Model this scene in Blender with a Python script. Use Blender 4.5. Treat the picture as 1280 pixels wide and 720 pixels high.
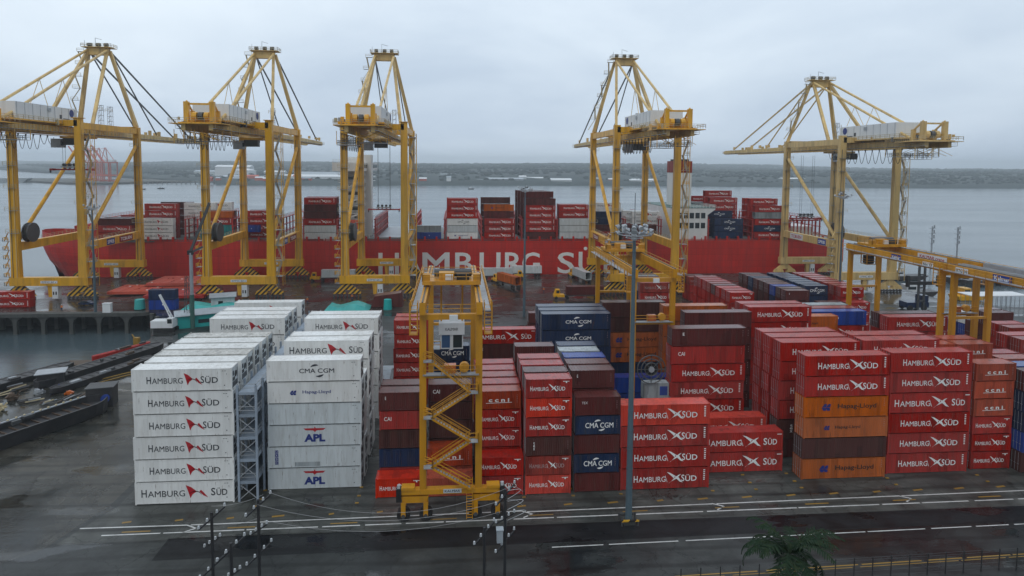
import bpy, bmesh, math, random
from mathutils import Vector, Matrix
R = math.radians
rnd = random.Random(7)
scene = bpy.context.scene
COL = scene.collection
for o in list(bpy.data.objects): bpy.data.objects.remove(o)

# ------------------------------------------------------------------ camera
cd = bpy.data.cameras.new('camera'); cam = bpy.data.objects.new('camera', cd); COL.objects.link(cam)
cd.sensor_width = 36; cd.lens = 36 * 791 / 1280
cd.shift_x = 7.4 / 1280; cd.shift_y = -101.2 / 1280
cd.clip_start = 1; cd.clip_end = 30000
yaw, pit, rol = R(4.56), R(3.83), R(.43)
Fv = Vector((math.sin(yaw) * math.cos(pit), math.cos(yaw) * math.cos(pit), -math.sin(pit)))
R0 = Vector((math.cos(yaw), -math.sin(yaw), 0)); U0 = R0.cross(Fv)
Rv = R0 * math.cos(rol) + U0 * math.sin(rol); Uv = -R0 * math.sin(rol) + U0 * math.cos(rol)
m = Matrix((Rv, Uv, -Fv)).transposed().to_4x4(); m.translation = Vector((0, 0, 43.4))
cam.matrix_world = m
scene.camera = cam

# ------------------------------------------------------------------ world, sun, exposure
SUN_EL, SUN_AZ = R(52), R(200)
w = bpy.data.worlds.new('World'); scene.world = w; w.use_nodes = True
nt = w.node_tree; N = nt.nodes; Lk = nt.links; N.clear()
out = N.new('ShaderNodeOutputWorld'); bg = N.new('ShaderNodeBackground')
sky = N.new('ShaderNodeTexSky'); sky.sky_type = 'NISHITA'; sky.sun_disc = False
sky.sun_elevation = SUN_EL; sky.sun_rotation = SUN_AZ; sky.air_density = 2; sky.dust_density = 6
tc = N.new('ShaderNodeTexCoord'); sep = N.new('ShaderNodeSeparateXYZ'); Lk.new(tc.outputs['Generated'], sep.inputs[0])
# cloud deck: direction projected on a flat layer
mx = N.new('ShaderNodeMath'); mx.operation = 'MAXIMUM'; mx.inputs[1].default_value = 0; Lk.new(sep.outputs[2], mx.inputs[0])
ad = N.new('ShaderNodeMath'); ad.operation = 'ADD'; ad.inputs[1].default_value = .22; Lk.new(mx.outputs[0], ad.inputs[0])
dv = N.new('ShaderNodeVectorMath'); dv.operation = 'DIVIDE'; Lk.new(tc.outputs['Generated'], dv.inputs[0])
cb = N.new('ShaderNodeCombineXYZ')
for i in range(3): Lk.new(ad.outputs[0], cb.inputs[i])
Lk.new(cb.outputs[0], dv.inputs[1])
mp = N.new('ShaderNodeMapping'); mp.inputs['Scale'].default_value = (1.1, .9, .2); mp.inputs['Location'].default_value = (3.1, 1.7, 0)
Lk.new(dv.outputs[0], mp.inputs[0])
no = N.new('ShaderNodeTexNoise'); no.inputs['Scale'].default_value = .85; no.inputs['Detail'].default_value = 7; no.inputs['Roughness'].default_value = .52
no.inputs['Distortion'].default_value = .35
Lk.new(mp.outputs[0], no.inputs['Vector'])
cr = N.new('ShaderNodeValToRGB'); cr.color_ramp.elements[0].position = .3; cr.color_ramp.elements[1].position = .72
cr.color_ramp.elements[0].color = (.78, .825, .885, 1); cr.color_ramp.elements[1].color = (1.13, 1.13, 1.12, 1)
Lk.new(no.outputs[0], cr.inputs[0])
hz = N.new('ShaderNodeValToRGB')
e = hz.color_ramp.elements; e[0].position = 0; e[0].color = (5.3, 6.2, 7.3, 1); e[1].position = 1; e[1].color = (9.6, 10.5, 11.4, 1)
e2 = e.new(.10); e2.color = (6.2, 7.1, 8.1, 1); e3 = e.new(.24); e3.color = (7.3, 8.15, 9.0, 1); e4 = e.new(.5); e4.color = (8.6, 9.4, 10.2, 1)
Lk.new(mx.outputs[0], hz.inputs[0])
mu = N.new('ShaderNodeMix'); mu.data_type = 'RGBA'; mu.blend_type = 'MULTIPLY'; mu.inputs[0].default_value = 1
Lk.new(hz.outputs[0], mu.inputs[6]); Lk.new(cr.outputs[0], mu.inputs[7])
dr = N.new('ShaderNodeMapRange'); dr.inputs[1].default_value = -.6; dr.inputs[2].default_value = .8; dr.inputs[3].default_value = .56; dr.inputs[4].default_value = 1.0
Lk.new(sep.outputs[1], dr.inputs[0])      # sky dimmed behind the camera, added to shape the light for contrast
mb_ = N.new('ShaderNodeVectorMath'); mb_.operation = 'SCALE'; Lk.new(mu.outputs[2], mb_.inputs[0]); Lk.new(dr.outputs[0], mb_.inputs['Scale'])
mi = N.new('ShaderNodeMix'); mi.data_type = 'RGBA'; mi.inputs[0].default_value = .95
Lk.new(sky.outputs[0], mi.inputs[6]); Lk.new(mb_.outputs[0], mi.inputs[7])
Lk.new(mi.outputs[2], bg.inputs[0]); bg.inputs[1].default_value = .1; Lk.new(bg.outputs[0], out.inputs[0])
sl = bpy.data.lights.new('sun', 'SUN'); sl.energy = .5; sl.angle = R(25); sl.color = (1, .97, .92)
so = bpy.data.objects.new('sun', sl); COL.objects.link(so)
so.rotation_euler = (math.pi / 2 - SUN_EL, 0, math.pi - SUN_AZ + 0)
d_ = Vector((math.sin(SUN_AZ) * math.cos(SUN_EL), math.cos(SUN_AZ) * math.cos(SUN_EL), math.sin(SUN_EL)))
so.rotation_euler = d_.to_track_quat('Z', 'Y').to_euler()
vs = scene.view_settings; vs.view_transform = 'Standard'; vs.look = 'None'; vs.exposure = .2; vs.gamma = 1
scene.cycles.volume_bounces = 2; scene.cycles.max_bounces = 8; scene.cycles.volume_step_rate = 1

# ------------------------------------------------------------------ materials
def mat(name, col, rough=.5, var=.12, dirt=.25, dscale=1.2, metal=0, dirtcol=(.08, .065, .05), coord='Object', streak=1, spec=.5, bump=0, bscale=30, wet=.0, fade=.12, seam=None, patch=0):
    m = bpy.data.materials.new(name); m.use_nodes = True; t = m.node_tree; n = t.nodes; l = t.links
    b = n['Principled BSDF']; b.inputs['Metallic'].default_value = metal; b.inputs['Specular IOR Level'].default_value = spec
    c = n.new('ShaderNodeTexCoord'); oi = n.new('ShaderNodeObjectInfo')
    mp = n.new('ShaderNodeMapping'); mp.inputs['Scale'].default_value = (streak, streak, 1 if streak == 1 else .25)
    l.new(c.outputs[coord], mp.inputs[0])
    off = n.new('ShaderNodeVectorMath'); off.operation = 'ADD'
    mulr = n.new('ShaderNodeMath'); mulr.operation = 'MULTIPLY'; mulr.inputs[1].default_value = 37.0; l.new(oi.outputs['Random'], mulr.inputs[0])
    l.new(mp.outputs[0], off.inputs[0]); l.new(mulr.outputs[0], off.inputs[1])
    a = n.new('ShaderNodeTexNoise'); a.inputs['Scale'].default_value = dscale; a.inputs['Detail'].default_value = 8; a.inputs['Roughness'].default_value = .65
    l.new(off.outputs[0], a.inputs['Vector'])
    r1 = n.new('ShaderNodeMapRange'); r1.inputs[1].default_value = .48; r1.inputs[2].default_value = .75; r1.inputs[3].default_value = 0; r1.inputs[4].default_value = dirt
    l.new(a.outputs[0], r1.inputs[0])
    hs = n.new('ShaderNodeHueSaturation'); hs.inputs['Color'].default_value = (*col, 1)
    r2 = n.new('ShaderNodeMapRange'); r2.inputs[3].default_value = 1 - var; r2.inputs[4].default_value = 1 + var
    l.new(oi.outputs['Random'], r2.inputs[0]); l.new(r2.outputs[0], hs.inputs['Value'])
    mm = n.new('ShaderNodeMath'); mm.operation = 'FRACT'; l.new(mulr.outputs[0], mm.inputs[0])
    r3 = n.new('ShaderNodeMapRange'); r3.inputs[3].default_value = 1 - var * .7; r3.inputs[4].default_value = 1.03; l.new(mm.outputs[0], r3.inputs[0]); l.new(r3.outputs[0], hs.inputs['Saturation'])
    x = n.new('ShaderNodeMix'); x.data_type = 'RGBA'; x.inputs[7].default_value = (*dirtcol, 1)
    l.new(r1.outputs[0], x.inputs[0])
    big = n.new('ShaderNodeTexNoise'); big.inputs['Scale'].default_value = .42 if streak > 2 else .2; big.inputs['Detail'].default_value = 5; l.new(off.outputs[0], big.inputs['Vector'])
    rb = n.new('ShaderNodeMapRange'); rb.inputs[1].default_value = .3; rb.inputs[2].default_value = .7; rb.inputs[3].default_value = 1 - fade; rb.inputs[4].default_value = 1 + fade * .6; l.new(big.outputs[0], rb.inputs[0])
    fx = n.new('ShaderNodeVectorMath'); fx.operation = 'SCALE'; l.new(hs.outputs[0], fx.inputs[0]); l.new(rb.outputs[0], fx.inputs['Scale']); last = fx.outputs[0]
    if seam:
        sx_ = n.new('ShaderNodeSeparateXYZ'); l.new(c.outputs['Object'], sx_.inputs[0]); cx_ = n.new('ShaderNodeCombineXYZ'); l.new(sx_.outputs[0], cx_.inputs[0]); l.new(sx_.outputs[2], cx_.inputs[1])
        br = n.new('ShaderNodeTexBrick'); br.inputs['Scale'].default_value = 1; br.inputs['Brick Width'].default_value = seam[0]; br.inputs['Row Height'].default_value = seam[1]; br.inputs['Mortar Size'].default_value = .05
        br.inputs['Color1'].default_value = (1, 1, 1, 1); br.inputs['Color2'].default_value = (.88, .88, .88, 1); br.inputs['Mortar'].default_value = (.6, .6, .6, 1); l.new(cx_.outputs[0], br.inputs['Vector'])
        sm = n.new('ShaderNodeVectorMath'); sm.operation = 'MULTIPLY'; l.new(last, sm.inputs[0]); l.new(br.outputs[0], sm.inputs[1]); last = sm.outputs[0]
    if patch:
        vo = n.new('ShaderNodeTexVoronoi'); vo.distance = 'CHEBYCHEV'; vo.inputs['Scale'].default_value = .55; l.new(off.outputs[0], vo.inputs['Vector'])
        sv = n.new('ShaderNodeSeparateColor'); l.new(vo.outputs['Color'], sv.inputs[0]); pr = n.new('ShaderNodeMapRange'); pr.inputs[1].default_value = .8; pr.inputs[2].default_value = .82; pr.inputs[3].default_value = 1; pr.inputs[4].default_value = patch; l.new(sv.outputs[0], pr.inputs[0])
        px_ = n.new('ShaderNodeVectorMath'); px_.operation = 'SCALE'; l.new(last, px_.inputs[0]); l.new(pr.outputs[0], px_.inputs['Scale']); last = px_.outputs[0]
        ru = n.new('ShaderNodeTexNoise'); ru.inputs['Scale'].default_value = 2.1; ru.inputs['Detail'].default_value = 9; ru.inputs['Roughness'].default_value = .72; l.new(off.outputs[0], ru.inputs['Vector'])
        rm = n.new('ShaderNodeMapRange'); rm.inputs[1].default_value = .6; rm.inputs[2].default_value = .68; rm.inputs[4].default_value = .75; l.new(ru.outputs[0], rm.inputs[0])
        rx = n.new('ShaderNodeMix'); rx.data_type = 'RGBA'; rx.inputs[7].default_value = (.1, .04, .022, 1); l.new(rm.outputs[0], rx.inputs[0]); l.new(last, rx.inputs[6]); last = rx.outputs[2]
    l.new(last, x.inputs[6]); l.new(x.outputs[2], b.inputs['Base Color'])
    r4 = n.new('ShaderNodeMapRange'); r4.inputs[3].default_value = max(.03, rough - .15); r4.inputs[4].default_value = min(1, rough + .15)
    l.new(a.outputs[0], r4.inputs[0]); l.new(r4.outputs[0], b.inputs['Roughness'])
    if wet:      # a film of rain lies on whatever faces up
        ge = n.new('ShaderNodeNewGeometry'); sz = n.new('ShaderNodeSeparateXYZ'); l.new(ge.outputs['Normal'], sz.inputs[0]); wr = n.new('ShaderNodeMapRange'); wr.inputs[1].default_value = .6; wr.inputs[2].default_value = .95; wr.inputs[4].default_value = wet
        l.new(sz.outputs[2], wr.inputs[0]); wm = n.new('ShaderNodeMath'); wm.operation = 'MULTIPLY'; l.new(wr.outputs[0], wm.inputs[0]); wn = n.new('ShaderNodeMapRange'); wn.inputs[1].default_value = .35; wn.inputs[2].default_value = .65; wn.inputs[3].default_value = .45; wn.inputs[4].default_value = 1; l.new(a.outputs[0], wn.inputs[0]); l.new(wn.outputs[0], wm.inputs[1])
        l.new(wm.outputs[0], b.inputs['Coat Weight']); b.inputs['Coat Roughness'].default_value = .22; b.inputs['Coat IOR'].default_value = 1.5
    if bump:
        g = n.new('ShaderNodeTexNoise'); g.inputs['Scale'].default_value = bscale; g.inputs['Detail'].default_value = 4; l.new(c.outputs[coord], g.inputs['Vector'])
        bp = n.new('ShaderNodeBump'); bp.inputs['Strength'].default_value = bump; bp.inputs['Distance'].default_value = .05
        l.new(g.outputs[0], bp.inputs['Height']); l.new(bp.outputs[0], b.inputs['Normal'])
    return m
def cm(name, col, rough=.5, **k):
    k.setdefault('dirt', .5); k.setdefault('patch', .72); k.setdefault('fade', .2); k.setdefault('wet', 1.0); k.setdefault('spec', .22); return mat(name, col, rough, streak=2.2, **k)
M = dict(
    red=cm('red_paint', (.4, .011, .004)), redf=cm('faded_red_paint', (.3, .03, .018)), reds=cm('bright_red_paint', (.56, .026, .004), dirt=.2),
    maroon=cm('maroon_paint', (.105, .022, .02)), brown=cm('brown_paint', (.085, .028, .024)), orange=cm('orange_paint', (.5, .115, .013)),
    ccni=cm('vermilion_paint', (.44, .06, .018)), navy=cm('navy_paint', (.012, .03, .085)), blue=cm('blue_paint', (.012, .055, .32)),
    grey=cm('grey_paint', (.32, .36, .38)), lgrey=cm('pale_grey_paint', (.56, .61, .63), fade=.08, patch=.94, dirt=.35, dirtcol=(.2, .17, .13)),
    white=cm('white_paint', (.77, .785, .775), dirt=.3, var=.05, fade=.07, patch=.93, dscale=.8, dirtcol=(.33, .29, .23)), whited=cm('dirty_white_paint', (.58, .58, .55), dirt=.75, var=.06, dirtcol=(.2, .17, .13)),
    teal=cm('teal_paint', (.03, .32, .33)),
    wl=mat('white_letter', (.86, .87, .86), .5, var=.03, dirt=.12, fade=.04), dl=mat('dark_letter', (.03, .035, .045), .5, var=0, dirt=.1),
    rl=mat('red_letter', (.45, .015, .025), .5, var=0, dirt=.1), bl=mat('blue_letter', (.012, .03, .2), .5, var=0, dirt=.1), fl=mat('faded_letter', (.42, .3, .29), .6, var=.1, dirt=.5, dscale=3),
    steel=mat('dark_steel', (.07, .075, .08), .5, dirt=.3), black=mat('black_rubber', (.015, .015, .016), .6, var=0, dirt=.2),
    yel=mat('crane_yellow', (.76, .4, .017), .42, var=.04, fade=.18, dirt=.75, dscale=.35, dirtcol=(.28, .14, .04), streak=2),
    cream=mat('hazy_weathered_crane_yellow', (.68, .48, .19), .5, var=.03, fade=.18, dirt=.8, dscale=.3, dirtcol=(.25, .17, .09), streak=2),  # upper crane parts: haze paled into the yellow; right crane is cream itself
    rtgy=mat('yard_crane_yellow', (.6, .28, .01), .42, var=.03, fade=.18, dirt=.6, dscale=.5, dirtcol=(.22, .12, .04), streak=2),
    rail=mat('pale_rail', (.5, .42, .25), .5, dirt=.3), galv=mat('galvanised_steel', (.38, .41, .44), .45, metal=.3, dirt=.3),
    blueg=mat('bluegrey_steel', (.27, .33, .4), .5, dirt=.35), hw=mat('house_white', (.72, .75, .77), .5, var=.02, fade=.06, dirt=.25, dscale=.4, dirtcol=(.3, .3, .28), streak=2),
    glass=mat('dark_glass', (.02, .03, .035), .1, dirt=.1), bglass=mat('blue_glass', (.03, .09, .2), .12, dirt=.1),
    hull=mat('hull_red', (.56, .02, .01), .45, var=0, seam=(9, 2.6), fade=.15, dirt=.45, dscale=.12, dirtcol=(.2, .03, .03), streak=3),
    hull2=mat('boot_top_red', (.16, .02, .02), .5, var=0, dirt=.4, dscale=.3), lash=mat('lashing_red', (.4, .025, .02), .5, dirt=.3),
    shipw=mat('ship_white', (.74, .75, .74), .45, var=.02, dirt=.3, dscale=.4, dirtcol=(.4, .36, .3), streak=2), deckg=mat('deck_grey', (.16, .17, .17), .5, dirt=.3, dscale=.3),
    deckgreen=mat('deck_green', (.04, .12, .1), .5), hatch=mat('hatch_orange', (.6, .075, .03), .4, dirt=.4, dscale=.5, dirtcol=(.3, .05, .04)),
    tarp=mat('tarpaulin', (.02, .42, .4), .45, dirt=.3, dscale=.6, dirtcol=(.02, .2, .2)), roof=mat('sheet_roof', (.33, .38, .42), .35, dirt=.5, dscale=.4),
    wood=mat('weathered_wood', (.085, .055, .035), .6, dirt=.5, dscale=.8, bump=.5), tar=mat('tarred_hull', (.035, .035, .038), .45, dirt=.4, dscale=.6, dirtcol=(.1, .09, .08), bump=.4, bscale=8),
    conc=mat('concrete', (.22, .22, .21), .55, dirt=.6, dscale=.4, dirtcol=(.08, .08, .075)), dconc=mat('stained_concrete', (.065, .068, .064), .6, dirt=.7, dscale=.5, dirtcol=(.03, .035, .03), streak=3),
    palm=mat('palm_green', (.007, .026, .009), .75, spec=.15, var=.25, dirt=.4, dscale=2, dirtcol=(.07, .08, .02)), trunk=mat('palm_bark', (.1, .085, .07), .8, dirt=.4, dscale=4),
    insul=mat('porcelain', (.5, .53, .55), .25, var=0, dirt=.2), pole=mat('tarred_pole', (.02, .021, .024), .6, dirt=.2), wire=mat('wire', (.3, .31, .32), .4, var=0, dirt=0),
    mast=mat('mast_bluegrey', (.075, .12, .15), .4, dirt=.3, dscale=.5), fred=mat('far_red_paint', (.5, .09, .05), .5, dirt=.1), skin=mat('hivis', (.7, .2, .03), .6),
)
M['yline'] = mat('yellow_road_paint', (.34, .2, .03), .5, dirt=.95, dscale=1.5, var=0, coord='Generated'); M['wline'] = mat('white_road_paint', (.62, .63, .62), .45, var=0, dirt=.55, dscale=.9, dirtcol=(.09, .09, .09))
def stripe():
    m = bpy.data.materials.new('hazard_stripe'); m.use_nodes = True; t = m.node_tree; n = t.nodes; l = t.links; b = n['Principled BSDF']
    c = n.new('ShaderNodeTexCoord'); s = n.new('ShaderNodeSeparateXYZ'); l.new(c.outputs['Object'], s.inputs[0])
    a = n.new('ShaderNodeMath'); a.operation = 'SUBTRACT'; l.new(s.outputs[0], a.inputs[0]); l.new(s.outputs[2], a.inputs[1])
    b1 = n.new('ShaderNodeMath'); b1.operation = 'MULTIPLY'; b1.inputs[1].default_value = .62; l.new(a.outputs[0], b1.inputs[0])
    f = n.new('ShaderNodeMath'); f.operation = 'FRACT'; l.new(b1.outputs[0], f.inputs[0])
    g = n.new('ShaderNodeMath'); g.operation = 'GREATER_THAN'; g.inputs[1].default_value = .5; l.new(f.outputs[0], g.inputs[0])
    x = n.new('ShaderNodeMix'); x.data_type = 'RGBA'; x.inputs[6].default_value = (.68, .38, .025, 1); x.inputs[7].default_value = (.02, .02, .02, 1)
    l.new(g.outputs[0], x.inputs[0]); l.new(x.outputs[2], b.inputs['Base Color']); b.inputs['Roughness'].default_value = .5
    return m
M['stripe'] = stripe()
def ground_mat(name, c1, c2, c3, rlo, rhi, scale=.06, slab=None, sdark=.6):
    m = bpy.data.materials.new(name); m.use_nodes = True; t = m.node_tree; n = t.nodes; l = t.links; b = n['Principled BSDF']; b.inputs['Specular IOR Level'].default_value = .3 if rlo > .15 else .5
    c = n.new('ShaderNodeTexCoord')
    a = n.new('ShaderNodeTexNoise'); a.inputs['Scale'].default_value = scale; a.inputs['Detail'].default_value = 10; a.inputs['Roughness'].default_value = .62; a.inputs['Distortion'].default_value = .6
    l.new(c.outputs['Object'], a.inputs['Vector'])
    mp = n.new('ShaderNodeMapping'); mp.inputs['Scale'].default_value = (.05, .9, 1); mp.inputs['Rotation'].default_value = (0, 0, R(3)); l.new(c.outputs['Object'], mp.inputs[0])
    a2 = n.new('ShaderNodeTexNoise'); a2.inputs['Scale'].default_value = 1.2; a2.inputs['Detail'].default_value = 6; l.new(mp.outputs[0], a2.inputs['Vector'])
    r = n.new('ShaderNodeValToRGB'); r.color_ramp.elements[0].position = .35; r.color_ramp.elements[1].position = .68
    r.color_ramp.elements[0].color = (*c1, 1); r.color_ramp.elements[1].color = (*c2, 1); l.new(a.outputs[0], r.inputs[0])
    x = n.new('ShaderNodeMix'); x.data_type = 'RGBA'; x.inputs[7].default_value = (*c3, 1)
    q = n.new('ShaderNodeMapRange'); q.inputs[1].default_value = .5; q.inputs[2].default_value = .72; q.inputs[4].default_value = .75; l.new(a2.outputs[0], q.inputs[0])
    l.new(q.outputs[0], x.inputs[0]); l.new(r.outputs[0], x.inputs[6]); last = x.outputs[2]
    if slab:
        br = n.new('ShaderNodeTexBrick'); br.inputs['Scale'].default_value = 1; br.inputs['Brick Width'].default_value = slab[0]; br.inputs['Row Height'].default_value = slab[1]
        br.inputs['Mortar Size'].default_value = .06; br.offset = 0; br.inputs['Color1'].default_value = (1, 1, 1, 1); br.inputs['Color2'].default_value = (.78, .78, .8, 1); br.inputs['Mortar'].default_value = (sdark, sdark, sdark, 1)
        l.new(c.outputs['Object'], br.inputs['Vector'])
        y = n.new('ShaderNodeMix'); y.data_type = 'RGBA'; y.blend_type = 'MULTIPLY'; y.inputs[0].default_value = 1; l.new(last, y.inputs[6]); l.new(br.outputs[0], y.inputs[7]); last = y.outputs[2]
    md = n.new('ShaderNodeTexNoise'); md.inputs['Scale'].default_value = .3; md.inputs['Detail'].default_value = 9; md.inputs['Roughness'].default_value = .7; l.new(c.outputs['Object'], md.inputs['Vector'])
    mr = n.new('ShaderNodeMapRange'); mr.inputs[1].default_value = .32; mr.inputs[2].default_value = .68; mr.inputs[3].default_value = .55; mr.inputs[4].default_value = 1.35; l.new(md.outputs[0], mr.inputs[0])
    vo = n.new('ShaderNodeTexVoronoi'); vo.feature = 'DISTANCE_TO_EDGE'; vo.inputs['Scale'].default_value = .13; wv = n.new('ShaderNodeVectorMath'); wv.operation = 'MULTIPLY_ADD'; l.new(md.outputs['Color'], wv.inputs[0]); wv.inputs[1].default_value = (5, 5, 0); l.new(c.outputs['Object'], wv.inputs[2]); l.new(wv.outputs[0], vo.inputs['Vector'])
    vr = n.new('ShaderNodeMapRange'); vr.inputs[1].default_value = .004; vr.inputs[2].default_value = .012; vr.inputs[3].default_value = .45; vr.inputs[4].default_value = 1; l.new(vo.outputs[0], vr.inputs[0])
    tw_ = n.new('ShaderNodeTexWave'); tw_.bands_direction = 'Y'; tw_.inputs['Scale'].default_value = .11; tw_.inputs['Distortion'].default_value = 5; tw_.inputs['Detail'].default_value = 3; tw_.inputs['Detail Scale'].default_value = .25; l.new(c.outputs['Object'], tw_.inputs['Vector'])
    tr_ = n.new('ShaderNodeMapRange'); tr_.inputs[1].default_value = .75; tr_.inputs[2].default_value = .98; tr_.inputs[3].default_value = 1; tr_.inputs[4].default_value = .62; l.new(tw_.outputs[0], tr_.inputs[0])
    k1 = n.new('ShaderNodeMath'); k1.operation = 'MULTIPLY'; l.new(mr.outputs[0], k1.inputs[0]); l.new(vr.outputs[0], k1.inputs[1]); k2 = n.new('ShaderNodeMath'); k2.operation = 'MULTIPLY'; l.new(k1.outputs[0], k2.inputs[0]); l.new(tr_.outputs[0], k2.inputs[1])
    sc_ = n.new('ShaderNodeVectorMath'); sc_.operation = 'SCALE'; l.new(last, sc_.inputs[0]); l.new(k2.outputs[0], sc_.inputs['Scale']); last = sc_.outputs[0]
    l.new(last, b.inputs['Base Color'])
    rr = n.new('ShaderNodeMapRange'); rr.inputs[1].default_value = .35; rr.inputs[2].default_value = .7; rr.inputs[3].default_value = rlo; rr.inputs[4].default_value = rhi
    l.new(a.outputs[0], rr.inputs[0])
    pu = n.new('ShaderNodeTexNoise'); pu.inputs['Scale'].default_value = .16; pu.inputs['Detail'].default_value = 6; pm = n.new('ShaderNodeMapping'); pm.inputs['Scale'].default_value = (.45, 1.3, 1); pm.inputs['Location'].default_value = (9, 4, 0); l.new(c.outputs['Object'], pm.inputs[0]); l.new(pm.outputs[0], pu.inputs['Vector'])
    pq = n.new('ShaderNodeMapRange'); pq.inputs[1].default_value = .56; pq.inputs[2].default_value = .6; l.new(pu.outputs[0], pq.inputs[0])
    pz = n.new('ShaderNodeMix'); pz.data_type = 'FLOAT'; l.new(pq.outputs[0], pz.inputs[0]); l.new(rr.outputs[0], pz.inputs[2]); pz.inputs[3].default_value = .05; l.new(pz.outputs[0], b.inputs['Roughness'])
    ps = n.new('ShaderNodeMix'); ps.data_type = 'FLOAT'; l.new(pq.outputs[0], ps.inputs[0]); ps.inputs[2].default_value = .3; ps.inputs[3].default_value = .5; l.new(ps.outputs[0], b.inputs['Specular IOR Level'])
    g = n.new('ShaderNodeTexNoise'); g.inputs['Scale'].default_value = 2.5; g.inputs['Detail'].default_value = 6; l.new(c.outputs['Object'], g.inputs['Vector'])
    bp = n.new('ShaderNodeBump'); bp.inputs['Strength'].default_value = .25; bp.inputs['Distance'].default_value = .04; l.new(g.outputs[0], bp.inputs['Height']); l.new(bp.outputs[0], b.inputs['Normal'])
    return m
M['yard'] = ground_mat('yard_asphalt', (.014, .017, .018), (.052, .057, .055), (.02, .022, .022), .2, .6, .05)
M['pad'] = ground_mat('yard_concrete', (.055, .06, .055), (.12, .125, .115), (.035, .038, .035), .28, .7, .09, (6.5, 5.2))
M['strip'] = ground_mat('fresh_asphalt', (.006, .007, .008), (.013, .014, .016), (.009, .01, .011), .4, .65, .2)
M['quay'] = ground_mat('wet_quay', (.028, .026, .025), (.07, .058, .052), (.022, .02, .019), .12, .42, .07)
M['mud'] = ground_mat('wet_hardstanding', (.02, .024, .024), (.085, .078, .062), (.028, .032, .032), .1, .5, .07)
def water_mat():
    m = bpy.data.materials.new('harbour_water'); m.use_nodes = True; t = m.node_tree; n = t.nodes; l = t.links; b = n['Principled BSDF']
    b.inputs['Base Color'].default_value = (.065, .092, .105, 1); b.inputs['Roughness'].default_value = .12; b.inputs['IOR'].default_value = 1.33
    c = n.new('ShaderNodeTexCoord')
    mp = n.new('ShaderNodeMapping'); mp.inputs['Scale'].default_value = (.35, .8, 1); l.new(c.outputs['Object'], mp.inputs[0])
    g = n.new('ShaderNodeTexNoise'); g.inputs['Scale'].default_value = .55; g.inputs['Detail'].default_value = 7; g.inputs['Roughness'].default_value = .6; l.new(mp.outputs[0], g.inputs['Vector'])
    bp = n.new('ShaderNodeBump'); bp.inputs['Strength'].default_value = .16; bp.inputs['Distance'].default_value = .2; l.new(g.outputs[0], bp.inputs['Height']); l.new(bp.outputs[0], b.inputs['Normal'])
    mp2 = n.new('ShaderNodeMapping'); mp2.inputs['Scale'].default_value = (.0035, .016, 1); l.new(c.outputs['Object'], mp2.inputs[0])
    h = n.new('ShaderNodeTexNoise'); h.inputs['Scale'].default_value = 1; h.inputs['Detail'].default_value = 5; l.new(mp2.outputs[0], h.inputs['Vector'])
    rr = n.new('ShaderNodeMapRange'); rr.inputs[1].default_value = .35; rr.inputs[2].default_value = .7; rr.inputs[3].default_value = .16; rr.inputs[4].default_value = .24; l.new(h.outputs[0], rr.inputs[0]); l.new(rr.outputs[0], b.inputs['Roughness'])
    return m
M['water'] = water_mat()
M['land'] = mat('far_forest', (.045, .062, .062), .9, var=0, dirt=.6, dscale=.012, dirtcol=(.036, .052, .052))  # lightened and blued, part of the distance haze is in this colour
M['shoreland'] = mat('far_shore', (.09, .09, .08), .9, var=0, dirt=.6, dscale=.02, dirtcol=(.03, .045, .03))

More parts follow.
